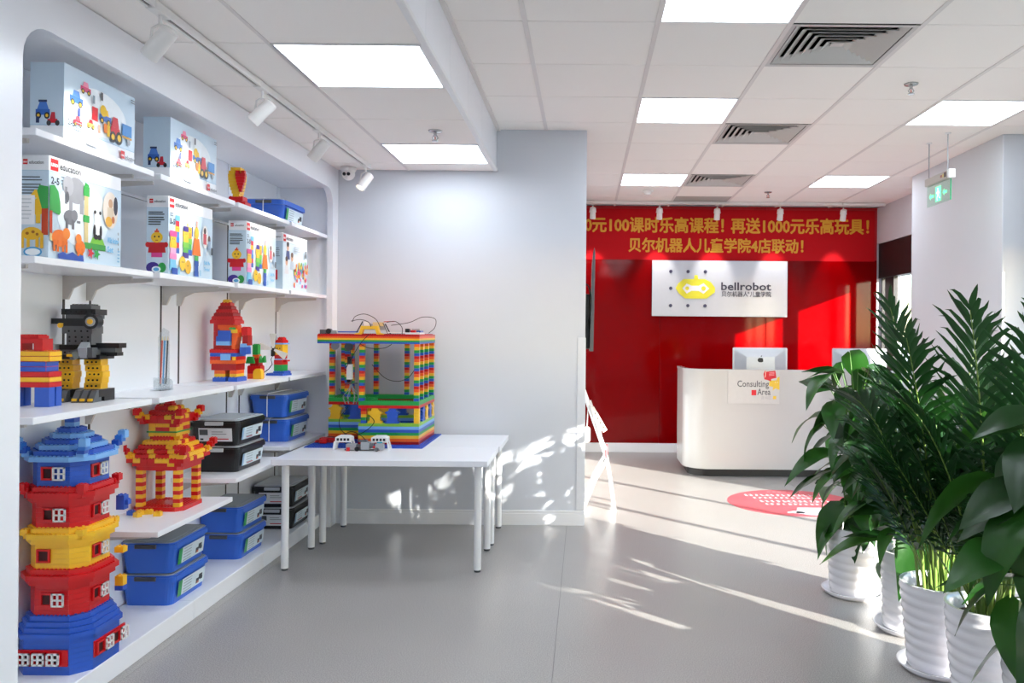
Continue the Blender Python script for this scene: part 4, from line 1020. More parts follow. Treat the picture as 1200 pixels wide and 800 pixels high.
part('beam', rd, lambda m: [m.box(-.075, .11, -.02, .04, 0.004, .022, brk('dred')), m.box(-.06, .09, -.015, .035, .022, .034, Rm), m.prism([(-.09, .004), (-.075, .004), (-.075, .022), (-.085, .018)], -.02, .04, Rm, 'y')], .002, 1)
part('peg', rd, lambda m: m.box(-.045, -.005, -.06, -.02, .004, .032, Rm), .002, 1)

# ================================================================== TRACK LIGHTING AND CEILING FITTINGS
spot_m = mat('spot_white', 'e9e6e2', .35, .02); lamp_m = mat('spot_lens', 'fff6e8', .4, 0, emit=6.0)
track_dark = mat('track_slot', '4a4644', .5)
tr = thing('light_track', 'white ceiling light track running above the shelves', 'light track', (-1.495, 4.0, SZ))
part('rail', tr, lambda m: [m.box(-.018, -.006, -2.2, 1.5, -.030, -.003, spot_m), m.box(.006, .018, -2.2, 1.5, -.030, -.003, spot_m), m.box(-.018, .018, -2.2, 1.5, -.006, -.003, spot_m)], .001, 1)
part('slot', tr, lambda m: m.box(-.0055, .0055, -2.2, 1.5, -.024, -.0065, track_dark))
def spot_head(loc, direction, label, group, scale=1.0, energy=SPOT_E, cone=50):
    t = thing('spotlight', label, 'spotlight', loc, 0, group); t.scale = (scale,)*3
    d = Vector(direction).normalized()
    part('adapter', t, lambda m: m.box(-.02, .02, -.055, .055, -.030, 0, spot_m), .003, 1)
    part('stem', t, lambda m: [m.cyl((0, .01, -.03), (0, .01, -.065), .007, .007, 10, spot_m), m.tube([(0, .01, -.06), (.028, .01, -.075), (.034, .01, -.12)], .005, 8, spot_m), m.tube([(0, .01, -.06), (-.028, .01, -.075), (-.034, .01, -.12)], .005, 8, spot_m)])
    c = Vector((0, .01, -.125))
    h = part('lamp_head', t, lambda m: [m.cyl(c-d*.055, c+d*.065, .030, .032, 20, spot_m, False), m.cyl(c-d*.055, c-d*.062, .030, .02, 20, spot_m), m.cyl(c+d*.058, c+d*.059, .029, .029, 20, mat('spot_reflector', 'd8d8d8', .2), True)])
    part('lens', h, lambda m: m.cyl(c+d*.060, c+d*.062, .02, .02, 16, lamp_m))
    L = bpy.data.lights.new('spot_beam', 'SPOT'); L.energy = energy; L.spot_size = R(cone); L.spot_blend = .6; L.shadow_soft_size = .025; L.color = (1.0, .95, .88)
    lo = bpy.data.objects.new('spot_beam', L); COL.objects.link(lo); lo.parent = t; lo.location = c+d*.075
    lo.rotation_euler = d.to_track_quat('-Z', 'Y').to_euler()
    return t
for (y, lab, dv) in ((2.80, 'white track spotlight above the first toy vehicle box', (-.75, .15, -.75)), (3.69, 'white track spotlight over the second toy vehicle box', (-.72, -.1, -.75)),
                 (4.48, 'white track spotlight over the brick heart', (-.7, .1, -.8)), (5.42, 'white track spotlight at the end of the track by the wall', (-.45, -.4, -.8))):
    spot_head((-1.495, y, SZ-.004), dv, lab, 'spotlights on the shelf track')
t2 = thing('light_track', 'white ceiling light track in front of the red banner', 'light track', (1.6, 8.78, CZ))
part('rail', t2, lambda m: m.box(-1.62, 1.66, -.018, .018, -.034, -.004, spot_m), .002, 1)
SL = ['white track spotlight over the first banner characters, half hidden by the partition', 'white track spotlight in front of the banner, left of the sign panel centre', 'white track spotlight hanging in front of the banner exclamation mark', 'white track spotlight in front of the banner number 1000', 'white track spotlight in front of the last banner characters']
SL[1] = 'white track spotlight in front of the banner, over the sign panel logo'
SL[3] = 'white track spotlight in front of the banner, over the lettering end of the sign panel'
for x, lab in zip((.07, .80, 1.43, 2.12, 2.81), SL):
    s = spot_head((x, 8.78, CZ-.008), (0, .45, -1.0), lab, 'spotlights in front of the banner', 1.0, SPOT_E*1.8, 46)
    s.rotation_euler.z = 0
def sprinkler(x, y, z, label):
    t = thing('sprinkler', label, 'sprinkler', (x, y, z), 0, 'ceiling sprinklers')
    cm = mat('chrome', 'b8b8b8', .2, .02, metal=.9)
    part('rosette', t, lambda m: m.lathe([(.001, 0), (.04, 0), (.036, -.008), (.015, -.012), (.001, -.012)], 18, cm))
    part('nozzle', t, lambda m: [m.cyl((0, 0, -.01), (0, 0, -.03), .009, .008, 10, cm), m.tube([(.008, 0, -.028), (.016, 0, -.042), (.004, 0, -.056)], .003, 6, cm), m.tube([(-.008, 0, -.028), (-.016, 0, -.042), (-.004, 0, -.056)], .003, 6, cm), m.cyl((0, 0, -.056), (0, 0, -.060), .018, .018, 14, cm)])
    part('glass_bulb', t, lambda m: m.cyl((0, 0, -.032), (0, 0, -.054), .003, .003, 8, mat('bulb_red', 'c02020', .2)))
sprinkler(-.86, 4.55, SZ, 'chrome sprinkler in the lowered ceiling between two light panels')
sprinkler(1.84, 4.57, CZ, 'chrome sprinkler in the high ceiling near the large air vent')
sprinkler(1.84, 8.15, CZ, 'chrome sprinkler in the high ceiling close to the red wall')
sm = thing('smoke_detector', 'round white smoke detector on the high ceiling', 'smoke detector', (.62, 8.12, CZ))
part('base', sm, lambda m: m.lathe([(.001, 0), (.058, 0), (.058, -.015), (.05, -.02), (.001, -.02)], 24, spot_m))
part('sensor', sm, lambda m: m.lathe([(.04, -.02), (.036, -.036), (.02, -.044), (.001, -.045)], 24, spot_m))
dc = thing('dome_camera', 'small white security camera under the lowered ceiling by the wall', 'security camera', (-1.66, 5.60, SZ-.003))
part('mount', dc, lambda m: m.lathe([(.001, 0), (.055, 0), (.052, -.02), (.045, -.03), (.001, -.03)], 24, spot_m))
part('ball', dc, lambda m: m.lathe([(.045*math.sin(R(a)), -.045-.045*math.cos(R(a))) for a in range(0, 181, 15)], 24, spot_m))
part('lens', dc, lambda m: [m.cyl((.012, -.040, -.052), (.013, -.047, -.053), .012, .012, 14, black_pl), m.cyl((-.016, -.038, -.052), (-.017, -.045, -.053), .012, .012, 14, black_pl)])

# exit sign
ex = thing('exit_sign', 'hanging clear green running man exit sign with arrows', 'exit sign', (2.55, 5.82, CZ))
gl = mat('exit_green', '5cf0a0', .4, 0, emit=1.2)
EZ = -.325
part('housing', ex, lambda m: m.box(-.02, .02, -.20, .20, EZ, EZ+.055, mat('exit_housing', 'b4b0aa', .4)), .004, 1)
part('end_cap', ex, lambda m: m.box(-.023, .023, -.215, -.185, EZ-.004, EZ+.058, white_metal), .003, 1)
part('indicator', ex, lambda m: [m.box(-.022, -.0195, -.16, -.13, EZ+.012, EZ+.045, ink('2c2226')), m.box(-.022, -.0195, -.12, -.105, EZ+.015, EZ+.04, ink('c8b060')), m.box(-.022, -.0195, -.095, -.07, EZ+.018, EZ+.036, ink('9c5a48'))])
for y in (-.14, .17): part('rod', ex, lambda m: [m.cyl((0, y, EZ+.055), (0, y, 0), .004, .004, 8, lgrey_pl), m.cyl((0, y, -.008), (0, y, 0), .02, .02, 14, white_metal)])
part('acrylic_plate', ex, lambda m: m.box(-.004, .004, -.19, .19, EZ-.155, EZ, glass('exit_plate', (.86, .96, .90), .08)))
def pict(m):
    def B(y0, y1, z0, z1): m.box(-.0052, -.0042, y0, y1, EZ+z0, EZ+z1, gl)
    m.box(-.0052, -.0042, -.045, .045, EZ-.135, EZ-.03, gl)
    m.add([(-.0047, y, EZ+z) for (y, z) in ((-.075, -.085), (-.10, -.06), (-.10, -.075), (-.14, -.075), (-.14, -.095), (-.10, -.095), (-.10, -.11))], [(0, 1, 2, 3, 4, 5, 6)], gl)
    m.add([(-.0047, y, EZ+z) for (y, z) in ((.15, -.085), (.125, -.06), (.125, -.075), (.07, -.075), (.07, -.095), (.125, -.095), (.125, -.11))], [(0, 1, 2, 3, 4, 5, 6)], gl)
    wm_ = mat('exit_white', 'e8fff2', .4, 0, emit=.8)
    def S(pts): m.add([(-.0056, y, EZ+z) for (y, z) in pts], [tuple(range(len(pts)))], wm_)
    S([(.010*math.cos(R(a))+.005, -.048+.010*math.sin(R(a))) for a in range(0, 360, 40)])
    S([(-.012, -.06), (.018, -.062), (.012, -.09), (-.010, -.088)]); S([(-.012, -.062), (-.03, -.08), (-.024, -.084), (-.008, -.072)]); S([(.016, -.064), (.032, -.074), (.028, -.08), (.012, -.074)])
    S([(-.010, -.086), (.0, -.086), (-.012, -.108), (-.032, -.12), (-.035, -.113), (-.018, -.104)]); S([(.0, -.086), (.012, -.088), (.022, -.108), (.018, -.130), (.010, -.130), (.012, -.110)])
part('pictogram', ex, pict)
part('green_edge', ex, lambda m: m.box(-.0045, .0045, -.192, -.1902, EZ-.155, EZ, mat('exit_edge', '3fae78', .3)))

# ================================================================== RECEPTION
dk = thing('reception_desk', 'white rounded reception desk with a black recessed plinth', 'reception desk', (2.0, 7.95, 0))
desk_m = mat('desk_white', 'cacac8', .16, .01, 6, coat=.3)
DX0, DX1, DY0, DY1, DR = -1.045, 1.25, -.32, .35, .25
outer = [(DX0, DY1)]+arc(DX0+DR, DY0+DR, DR, 180, 270, 12)+arc(DX1-DR, DY0+DR, DR, 270, 360, 12)+[(DX1, DY1)]
T_ = .04
inner = [(DX0+T_, DY1)]+arc(DX0+DR, DY0+DR, DR-T_, 180, 270, 12)+arc(DX1-DR, DY0+DR, DR-T_, 270, 360, 12)+[(DX1-T_, DY1)]
def shell(m, z0, z1, mm, out, inn):
    n = len(out); vs = [(p[0], p[1], z) for z in (z0, z1) for p in out]+[(p[0], p[1], z) for z in (z0, z1) for p in inn]
    for i in range(n-1):
        sm_ = 3 <= i <= 12 or 14 <= i
        m.add([vs[i], vs[i+1], vs[n+i+1], vs[n+i]], [(0, 1, 2, 3)], mm); m.add([vs[2*n+i], vs[3*n+i], vs[3*n+i+1], vs[2*n+i+1]], [(0, 1, 2, 3)], mm)
        m.add([vs[n+i], vs[n+i+1], vs[3*n+i+1], vs[3*n+i]], [(0, 1, 2, 3)], mm); m.add([vs[i], vs[2*n+i], vs[2*n+i+1], vs[i+1]], [(0, 1, 2, 3)], mm)
    for e in (0, n-1): m.add([vs[e], vs[n+e], vs[3*n+e], vs[2*n+e]], [(0, 1, 2, 3)], mm)
b_ = part('front_body', dk, lambda m: shell(m, .075, 1.0, desk_m, outer, inner))
def smooth_merge(o, ang=35):
    bm = bmesh.new(); bm.from_mesh(o.data); bmesh.ops.remove_doubles(bm, verts=bm.verts, dist=1e-5); bmesh.ops.recalc_face_normals(bm, faces=bm.faces)
    for e in bm.edges: e.smooth = not (len(e.link_faces) == 2 and e.calc_face_angle(0) > R(ang))
    for f in bm.faces: f.smooth = True
    bm.to_mesh(o.data); bm.free()
smooth_merge(b_)
cap_o = [(p[0]*1.004, p[1]*1.004-.002) for p in outer]
smooth_merge(part('top_ledge', dk, lambda m: shell(m, 1.0, 1.024, desk_m, cap_o, [(p[0], p[1]) for p in inner])))
plo = [(DX0+.06, DY1-.02)]+arc(DX0+DR, DY0+DR, DR-.05, 180, 270, 12)+arc(DX1-DR, DY0+DR, DR-.05, 270, 360, 12)+[(DX1-.06, DY1-.02)]
part('plinth', dk, lambda m: m.prism(plo, 0, .075, black_pl))
part('worktop', dk, lambda m: m.box(DX0+T_+.002, DX1-T_-.002, -.12, DY1-.01, .73, .755, white_m), .002, 1)
sg = thing('desk_sign', 'small white Consulting Area sign panel fixed to the desk front', 'sign', (1.60, 7.627, .86))
part('panel', sg, lambda m: m.box(-.245, .245, -.006, 0, -.16, .155, mat('sign_white', 'd2d2d0', .2)), .001, 1)
def sgt(m):
    F = lambda a, b: (a, -.0065, b)
    g = ink('55565a')
    m.text('Consulting', .085, g, lambda a, b: F(-.155+a, b), .001, .30); m.text('Area', .085, g, lambda a, b: F(.035+a, b-.075), .001, .125)
    m.add([F(-.02, -.08), F(.025, -.08), F(.025, -.03), F(-.02, -.03)], [(0, 1, 2, 3)], ink('d81228'))
    m.add([F(.185, -.115), F(.215, -.115), F(.215, -.085), F(.185, -.085)], [(0, 1, 2, 3)], ink('e8c02c'))
    m.text('咨询区', .034, ink('b0b0b4'), lambda a, b: F(.07+a, b-.115), 0, .10)
    F2 = lambda a, b: (a, -.0068, b)
    m.add([F2(.10, .072), F2(.13, .066), F2(.165, .052), F2(.165, .075), F2(.215, .086), F2(.205, .155), F2(.12, .145), F2(.105, .155), F2(.092, .125)], [tuple(range(9))], ink('d81228'))
    m.add([F2(.145, .01), F2(.185, .0), F2(.18, -.035), F2(.205, -.012), F2(.275-.03, -.028), F2(.245, .10), F2(.225, .09), F2(.215, .065), F2(.15, .06)], [tuple(range(9))], ink('ecc63a'))
    F3 = lambda a, b: (a, -.0071, b)
    for k in range(3): m.add([F3(.145, .105+k*.012), F3(.195, .112+k*.012), F3(.195, .118+k*.012), F3(.145, .111+k*.012)], [(0, 1, 2, 3)], ink('f09098'))
    m.add([F3(.105, .09), F3(.112, .09), F3(.118, .15), F3(.110, .150)], [(0, 1, 2, 3)], ink('f0c0b0'))
    for a in (.205, .225): m.add([F3(a+.006*math.cos(R(t)), .045+.006*math.sin(R(t))) for t in range(0, 360, 45)], [tuple(range(8))], ink('f4e090'))
part('lettering', sg, sgt)
def imac(x, y, label):
    t = thing('desktop_computer', label, 'computer', (x, y, .756), 0, 'computers on the reception desk')
    def scr(m):
        a = rrect(-.272, .272, .10, .468, .014, 4); m.prism(a, .0, .012, alu_m, 'y')
        b = rrect(-.255, .255, .115, .455, .02, 4)
        m.add([(p[0], .0, p[1]) for p in b]+[(p[0]*.55, -.026, .28+(p[1]-.28)*.55) for p in b], [(i, (i+1) % len(b), len(b)+(i+1) % len(b), len(b)+i) for i in range(len(b))]+[tuple(range(len(b), 2*len(b)))], alu_m)
    part('screen_case', t, scr)
    part('stand', t, lambda m: [m.box(-.09, .09, -.03, -.022, .02, .22, alu_m), m.box(-.09, .09, -.09, .09, 0, .008, alu_m), m.box(-.09, .09, -.034, -.018, .006, .03, alu_m)])
    def ap(m):
        c = (0, .345)
        pts = []
        for a in range(0, 360, 15):
            r = .027*(1-.12*math.cos(R(2*a+180)))*(1-.10*max(0, math.sin(R(a)))**8-.08*max(0, -math.sin(R(a)))**10)
            px_, pz_ = r*math.cos(R(a)), r*math.sin(R(a))
            dx, dz = px_-.032, pz_-.004
            if math.hypot(dx, dz) < .014: k = .014/max(1e-6, math.hypot(dx, dz)); px_, pz_ = .032+dx*k, .004+dz*k
            pts.append((c[0]+px_, c[1]+pz_))
        yy = -.0275
        m.add([(p[0], yy, p[1]) for p in pts], [tuple(range(len(pts)))], black_pl)
        lf = [(0, .030), (.004, .042), (.014, .048), (.012, .036)]
        m.add([(c[0]+p[0], yy, c[1]+p[1]) for p in lf], [(0, 1, 2, 3)], black_pl)
    part('fruit_mark', t, ap)
imac(1.745, 8.02, 'silver desktop computer seen from behind with black fruit mark, clear of the leaves')
imac(2.74, 8.03, 'silver desktop computer on the reception desk, mostly hidden behind the plant leaves')

# banner and sign panel
bn = thing('wall_banner', 'red promotional banner with two lines of gold Chinese characters', 'banner', (1.62, RY-.006, 2.475))
part('cloth', bn, lambda m: m.box(-1.66, 1.66, -.004, 0, -.285, .29, banner_m), 0, 1)
F = lambda a, b, d=0: (a, -.0052, b)
part('lettering_top', bn, lambda m: [m.text('00元100课时乐高课程！', .185, gold_m, lambda a, b: F(-1.72+a, b+.040), 0, 1.66, thick=.0055), m.text('再送1000元乐高玩具！', .185, gold_m, lambda a, b: F(.03+a, b+.040), 0, 1.56, thick=.0055)])
part('lettering_bottom', bn, lambda m: m.text('贝尔机器人儿童学院4店联动！', .170, gold_m, lambda a, b: F(-1.134+a, b-.182), 0, 1.98, thick=.005))
sp = thing('logo_sign', 'silver white sign panel with yellow robot mask logo and dark lettering', 'sign', (1.515, RY-.011, 1.865))
part('panel', sp, lambda m: m.box(-.765, .765, -.052, -.03, -.315, .315, mat('sign_silver', 'd3d5dc', .22, .02, metal=.25)), .002, 1)
part('mount', sp, lambda m: [m.cyl((sx*.6, -.03, sz*.22), (sx*.6, -.001, sz*.22), .02, .02, 12, lgrey_pl) for sx in (-1, 1) for sz in (-1, 1)])
yel = mat('logo_yellow', 'e6de3c', .3, .03)
def mask(m):
    pts = [(-.23, 0), (-.20, .055), (-.14, .105), (.10, .105), (.17, .07), (.215, .01), (.215, -.04), (.17, -.075), (.12, -.115), (-.12, -.115), (-.19, -.06)]
    m.prism([(p[0]-.27, p[1]) for p in pts], -.062, -.054, yel, 'y'); m.prism([(-.025-.27, .10), (.025-.27, .10), (.018-.27, .15), (-.018-.27, .15)], -.062, -.054, yel, 'y')
part('robot_mask', sp, mask)
def eyes(m):
    sv = mat('logo_white', 'e8e8ee', .3)
    m.add([(p[0]-.27, -.0626, p[1]) for p in ((-.155, 0), (-.105, .055), (-.05, .03), (.03, .03), (.085, .06), (.15, .0), (.085, -.06), (.03, -.028), (-.05, -.028), (-.105, -.06))], [(0, 1, 2, 7+2, 0)[:4], (2, 3, 7, 8), (3, 4, 5, 6, 7), (2, 8, 9)], sv)
    for (cx, r) in ((-.10, .022), (.085, .026)): m.add([(cx-.27+r*math.cos(R(t)), -.0632, r*math.sin(R(t))) for t in range(0, 360, 30)], [tuple(range(12))], yel)
part('mask_eyes', sp, eyes)
for (x, z) in ((-.555, .19), (-.36, .19), (-.165, .19), (-.555, 0), (-.555, -.195), (-.36, -.195), (-.165, -.195)):
    part('stud', sp, lambda m: m.cyl((x, -.052, z), (x, -.066, z), .020, .018, 14, mat('stud_dark', '43425a', .35)))
dkt = mat('sign_text', '3e3d4c', .4)
part('lettering', sp, lambda m: [m.text('bellrobot', .125, dkt, lambda a, b, d=0: (.015+a, -.053-d, b-.015), .0022, .565, False, .004), m.text('贝尔机器人 儿童学院', .066, dkt, lambda a, b, d=0: (.02+a, -.053-d, b-.085), .0006, .56, False, .003), m.text('®', .03, dkt, lambda a, b, d=0: (.315+a, -.053-d, b-.055), 0, None, False, .003)])

# tv on the passage wall, easel, floor decal
tv = thing('wall_screen', 'thin dark wall screen seen edge-on beside the partition', 'screen', (-.055, 6.75, 1.62))
part('panel', tv, lambda m: m.prism([(.088, -.40), (.118, -.40), (.128, .36), (.120, .41), (.108, .36)], -.50, .50, mat('screen_grey', '5a6064', .3), 'y'), .003, 1)
part('back_housing', tv, lambda m: m.box(.04, .09, -.40, .40, -.385, .05, black_pl), .01, 2)
part('wall_mount', tv, lambda m: [m.box(0.0, .012, -.12, .12, -.15, .10, black_pl), m.box(.01, .05, -.03, .03, -.06, .0, black_pl)])
part('cable', tv, lambda m: m.tube(bez([(.06, -.40, -.22), (.085, -.43, -.12), (.095, -.45, .0), (.08, -.44, .10), (.05, -.42, .12), (.035, -.42, .04)], 8), .006, 6, cable_m))
es = thing('folding_easel', 'white folding A-frame easel with a small placard beside the partition', 'easel', (.10, 6.25, 0))
for y in (-.06, .28):
    part('front_leg', es, lambda m: m.tube([(.135, y, 0), (.105, y, .22), (.072, y, .40), (-.02, y, .66), (-.115, y, .92)], .014, 8, white_metal))
    part('back_leg', es, lambda m: m.tube([(-.105, y, 0), (-.02, y, .22), (.072, y, .385)], .012, 8, white_metal))
part('crossbar', es, lambda m: [m.cyl((.105, -.06, .22), (.105, .28, .22), .009, .009, 8, white_metal), m.cyl((-.03, -.06, .20), (-.03, .28, .20), .009, .009, 8, white_metal), m.cyl((-.112, -.06, .91), (-.112, .28, .91), .010, .010, 8, white_metal)])
def plac(m):
    rot = Euler((0, R(-19.5), 0)).to_matrix()
    m.cbox((-.015, .11, .70), (.014, .40, .24), mat('placard_white', 'eeeeea', .4), Euler((0, R(-20), 0)).to_matrix())
part('placard', es, plac)
part('price_tag', es, lambda m: [m.add([(-.055, -.07, .76), (.045, -.085, .60), (.075, -.085, .62), (-.03, -.07, .80)], [(0, 1, 2, 3)], ink('e8e4da'))]+[m.add([(-.030+k*.022, -.086, .745-k*.033), (-.022+k*.022, -.0875, .728-k*.033), (-.012+k*.022, -.0875, .738-k*.033), (-.02+k*.022, -.086, .755-k*.033)], [(0, 1, 2, 3)], ink('605c50')) for k in range(4)])
part('red_flyer', es, lambda m: m.box(.066, .080, -.082, .0, .40, .50, ink('e06a70')))
part('hanging_tag', es, lambda m: [m.prism(rrect(-.105, -.055, .52, .64, .02, 4), -.055, -.050, ink('e4e0d8'), 'y'), m.tube([(-.08, -.052, .64), (-.075, -.052, .78)], .003, 5, white_metal)])
dcl = thing('floor_decal', 'round red sticker with white lettering on the floor before the desk', 'floor sticker', (1.70, 6.53, 0))
part('disc', dcl, lambda m: m.prism([(.53*math.cos(R(a)), .50*math.sin(R(a))) for a in range(0, 360, 6)], .0002, .0015, mat('decal_red', 'd8505c', .35, .05, 5)))
def dtx(m):
    wh = ink('f0eeee'); r3 = random.Random(11)
    # lines of small glyph-like blocks, too small to read
    for (v, u0, u1, h_) in ((.235, -.35, .34, .07), (.135, -.30, .32, .055), (-.005, -.27, .36, .07), (-.105, -.25, .33, .055)):
        u = u0
        while u < u1:
            w_ = .045
            for k in range(4):
                a = u+r3.random()*.02; b = v+(k/4)*h_; m.add([(a, b, .0019), (a+.012+.018*r3.random(), b, .0019), (a+.012+.016*r3.random(), b+h_*.16, .0019), (a, b+h_*.16, .0019)], [(0, 1, 2, 3)], wh)
            m.add([(u+.014, v, .0021), (u+.022, v, .0021), (u+.022, v+h_, .0021), (u+.014, v+h_, .0021)], [(0, 1, 2, 3)], wh)
            u += w_
    for k in range(6): m.add([(-.12+k*.045, .40, .0019), (-.09+k*.045, .40, .0019), (-.09+k*.045, .425, .0019), (-.12+k*.045, .425, .0019)], [(0, 1, 2, 3)], ink('e89098'))
part('lettering', dcl, dtx)
def dgr(m):
    g = ink('c9cad4'); m.add([(x, y, .0023) for (x, y) in ((-.08, -.40), (-.02, -.20), (.20, -.20), (.30, -.32), (.26, -.42), (.14, -.47), (.02, -.46))], [tuple(range(7))], g)
    m.add([(x, y, .0023) for (x, y) in ((-.14, -.36), (-.08, -.32), (.0, -.36), (-.02, -.40), (-.14, -.395))], [tuple(range(5))], ink('eeeaea'))
    r3 = random.Random(4)
    for k in range(16): a, b = .0+.24*r3.random(), -.42+.2*r3.random(); m.add([(a, b, .0026), (a+.04, b, .0026), (a+.04, b+.012, .0026), (a, b+.012, .0026)], [(0, 1, 2, 3)], ink(['8a8ca0', 'f0f0f4', 'a8aabb'][k % 3]))
part('picture', dcl, dgr)

# ================================================================== PLANTS
pot_m = mat('pot_glazed_white', 'e8e6ea', .18, .02, 10, coat=.3); soil_m = mat('soil', '3a2a20', .95, .3, 60, .5)
leaf_a = mat('leaf_dark', '183c16', .32, .25, 9, trans=.22); leaf_b = mat('leaf_mid', '22521a', .34, .25, 9, trans=.28); leaf_c = mat('leaf_palm', '143a18', .38, .25, 14, trans=.22)
stem_m = mat('stem_green', '4d7a2c', .45, .2, 20); cane_m = mat('palm_cane', '6f8a3c', .45, .25, 25)
def pot(t, H=.37, Rt=.15, Rb=.11):
    prof = []
    n = 46
    for i in range(n+1): z = .016+(H-.016)*i/n; prof.append((Rb+(Rt-Rb)*i/n, z))
    def rib(r, z, a):
        if z > H-.022: return r+.004
        ph = (z/.042+a/(2*math.pi)) % 1.0
        return r+.008*math.sin(math.pi*ph)**.7
    part('pot', t, lambda m: [m.lathe(prof, 40, pot_m, (0, 0, 0), rib), m.lathe([(Rt+.004, H), (Rt-.006, H+.002), (Rt-.012, H-.01), (Rt-.02, H-.06)], 40, pot_m), m.lathe([(.001, .016), (Rb+.002, .016)], 40, pot_m)])
    part('saucer', t, lambda m: m.lathe([(.001, 0), (Rb+.025, 0), (Rb+.05, .028), (Rb+.046, .030), (Rb+.022, .010), (.001, .010)], 40, pot_m))
    part('soil', t, lambda m: m.lathe([(Rt-.018, H-.055), (.06, H-.048), (.001, H-.045)], 24, soil_m))
def leaf_mesh(name, L, Wd, mm, droop=.35, fold=.18):
    m = MB(); n = 9
    cols = 5
    vs = []
    for i in range(n+1):
        t = i/n
        w = Wd*(math.sin(math.pi*min(1, t**.62))**.9)*(1-.15*t)+(.0 if t < 1 else 0)
        if i == 0: w = Wd*.06
        y = L*t*(1-.12*droop*t); z = -droop*L*t*t*.6+.02*math.sin(t*5)*L*.3
        for c in range(cols):
            u = (c/(cols-1))*2-1
            vs.append((u*w, y-abs(u)*(.06*L if t < .2 else 0), z+abs(u)*w*fold+.006*L*math.sin(t*16+u*3)))
    fs = [(i*cols+c, i*cols+c+1, (i+1)*cols+c+1, (i+1)*cols+c) for i in range(n) for c in range(cols-1)]
    m.add(vs, fs, mm, True)
    me = m.build(name, None, 0, 1, None, False); d = me.data; bpy.data.objects.remove(me); return d
LM = [leaf_mesh('leaf', .22, .056, leaf_a, .45), leaf_mesh('leaf', .25, .064, leaf_b, .65), leaf_mesh('leaf', .20, .060, leaf_a, .25), leaf_mesh('leaf', .26, .058, leaf_b, .9)]
def broadleaf(label, loc, n, seed, hmin, hmax, rmax, size=1.0, H=.37, Rt=.15, Rb=.11, bias=None):
    t = thing('potted_plant', label, 'plant', loc, 0, 'potted plants along the window side')
    pot(t, H, Rt, Rb)
    r3 = random.Random(seed); st = MB()
    for i in range(n):
        f = i/n; az = i*2.39996+r3.uniform(-.3, .3)
        h_ = hmin+(hmax-hmin)*(f**.8)+r3.uniform(-.05, .05)
        rad = rmax*(.35+.65*math.sin(math.pi*(.15+.7*f)))*r3.uniform(.55, 1.0)
        if bias: rad *= 1+.25*math.cos(az-bias)
        base = Vector((math.cos(az)*rad, math.sin(az)*rad, h_))
        s0 = Vector((r3.uniform(-.05, .05), r3.uniform(-.05, .05), H-.05))
        mid = Vector((base.x*.45, base.y*.45, H+(h_-H)*.75+.05))
        st.tube([s0, (s0+mid)/2+Vector((0, 0, .03)), mid, base], .0035, 5, stem_m, .0022)
        o = bpy.data.objects.new('leaf', LM[r3.randrange(4)]); COL.objects.link(o); o.parent = t
        o.location = base
        pitch = r3.uniform(-1.1, .25)
        o.rotation_euler = Euler((pitch, r3.uniform(-.5, .5), az-math.pi/2+r3.uniform(-.5, .5)), 'XYZ')
        k = size*r3.uniform(.75, 1.25); o.scale = (k, k, k)
    st.build('stems', t)
    return t
def frond(seed, L, mm, dens=21, ll=.31):
    r3 = random.Random(seed); m = MB()
    pts = []
    bend = r3.uniform(.15, .55)
    for i in range(13):
        t = i/12; a = bend*1.1*t*t
        pts.append(Vector((0, L*(t*math.sin(.06)+.62*bend*t*t*.55), L*(t*math.cos(.06)-.42*bend*t*t*t))))
    m.tube(pts, .006, 5, cane_m, .0015)
    def at(t):
        x = t*12; i = min(11, int(x)); return pts[i].lerp(pts[i+1], x-i), (pts[i+1]-pts[i]).normalized()
    for k in range(dens):
        t = .30+.70*(k/(dens-1)); p, d = at(t)
        for s in (-1, 1):
            sp_ = R(62-34*(t-.3)/.7)+r3.uniform(-.12, .12); l = ll*(math.sin(math.pi*(.22+.70*(t-.3)/.7))**.7)*r3.uniform(.85, 1.1)
            side = Vector((s, 0, 0)); up = side.cross(d)*s*-1
            dirv = (d*math.cos(sp_)+side*math.sin(sp_)+Vector((0, 0, .18))).normalized()
            wv = d.cross(dirv).cross(dirv).normalized(); nv = dirv.cross(wv)
            w0 = .0115; vs = []
            for j, (q, ww) in enumerate(((0, .35), (.25, 1.0), (.55, .85), (.82, .5), (1.0, .04))):
                c = p+dirv*(l*q)+Vector((0, 0, -.30*l*q*q*r3.uniform(.7, 1.2)))
                vs += [c-wv*(w0*ww), c+nv*(w0*ww*.3), c+wv*(w0*ww)]
            m.add(vs, [(j*3+a, j*3+a+1, (j+1)*3+a+1, (j+1)*3+a) for j in range(4) for a in range(2)], mm, True)
    o = m.build('frond', None, 0, 1, None, False); d = o.data; bpy.data.objects.remove(o); return d
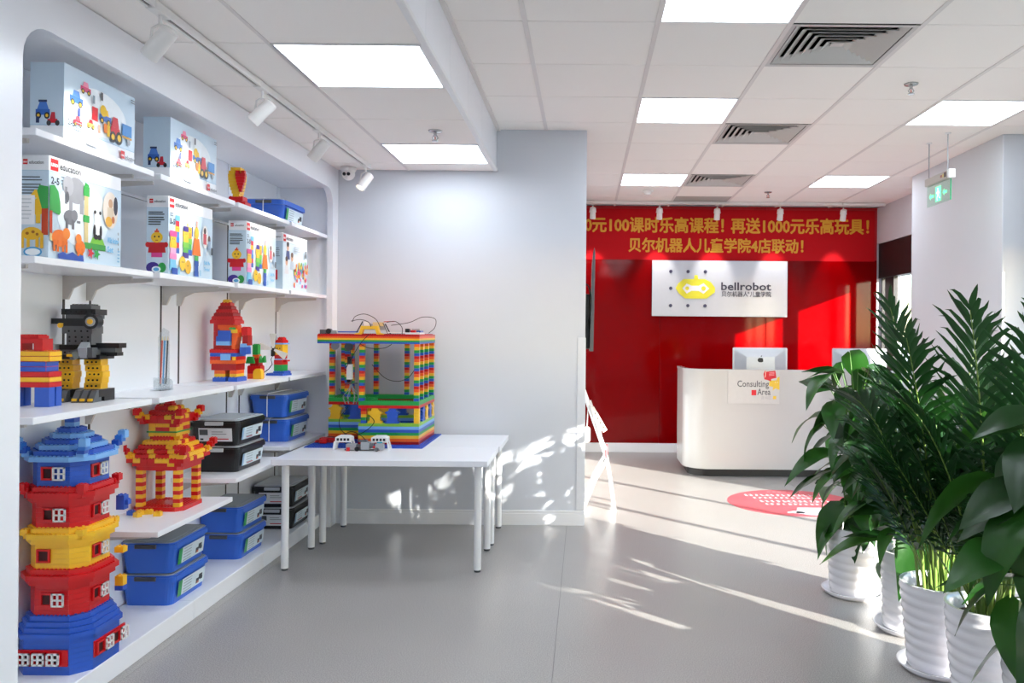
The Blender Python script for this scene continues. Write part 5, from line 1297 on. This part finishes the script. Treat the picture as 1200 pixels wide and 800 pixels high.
FR = [frond(s, L, leaf_c) for s, L in ((1, 1.25), (2, 1.1), (3, 1.35), (4, .95))]
def palm(label, loc, n, seed, H=.37, Rt=.15, Rb=.11, k0=1.0, spread=(.02, .36)):
    t = thing('potted_palm', label, 'plant', loc, 0, 'potted plants along the window side')
    pot(t, H, Rt, Rb); r3 = random.Random(seed)
    for i in range(n):
        az = i*2.39996+r3.uniform(-.3, .3); f = i/n
        o = bpy.data.objects.new('frond', FR[r3.randrange(4)]); COL.objects.link(o); o.parent = t
        o.location = (math.cos(az)*.06*r3.random(), math.sin(az)*.06*r3.random(), H-.05)
        tilt = (spread[0]+(spread[1]-spread[0])*f*r3.uniform(.7, 1.2))*(.8 if i % 4 == 0 else 1.25)
        o.rotation_euler = Euler((-tilt, r3.uniform(-.15, .15), az-math.pi/2), 'XYZ')
        k = k0*(r3.uniform(.92, 1.05) if i % 4 == 0 else r3.uniform(.55, .74)); o.scale = (k, k, k)
    def canes(m):
        for i in range(14):
            a = r3.uniform(0, 6.28); q = r3.uniform(.01, .09)
            m.tube([(math.cos(a)*q, math.sin(a)*q, H-.06), (math.cos(a)*q*1.3, math.sin(a)*q*1.3, H+.15), (math.cos(a)*q*1.8, math.sin(a)*q*1.8, H+r3.uniform(.25, .45))], .008, 6, cane_m, .004)
    part('canes', t, canes)
    return t
broadleaf('broad-leaved potted plant standing nearest the red floor sticker', (1.44, 4.27, 0), 88, 3, .30, 1.24, .18, .95, .36, .145, .12)
broadleaf('broad-leaved potted plant in a slim white pot, second from the floor sticker', (1.53, 3.76, 0), 88, 8, .32, 1.16, .20, 1.0, .37, .13, .115)
palm('feathery palm in a ribbed white pot beside the slim white pot', (1.47, 3.32, 0), 23, 21, .36, .15, .115, 1.08)
palm('feathery palm in a ribbed white pot between another palm and the large-leaved plant', (1.50, 2.97, 0), 22, 34, .385, .15, .115, 1.02)
broadleaf('large-leaved potted plant in a ribbed pot at the end of the row', (1.51, 2.58, 0), 56, 15, .40, 1.15, .22, 1.12, .38, .15, .115)
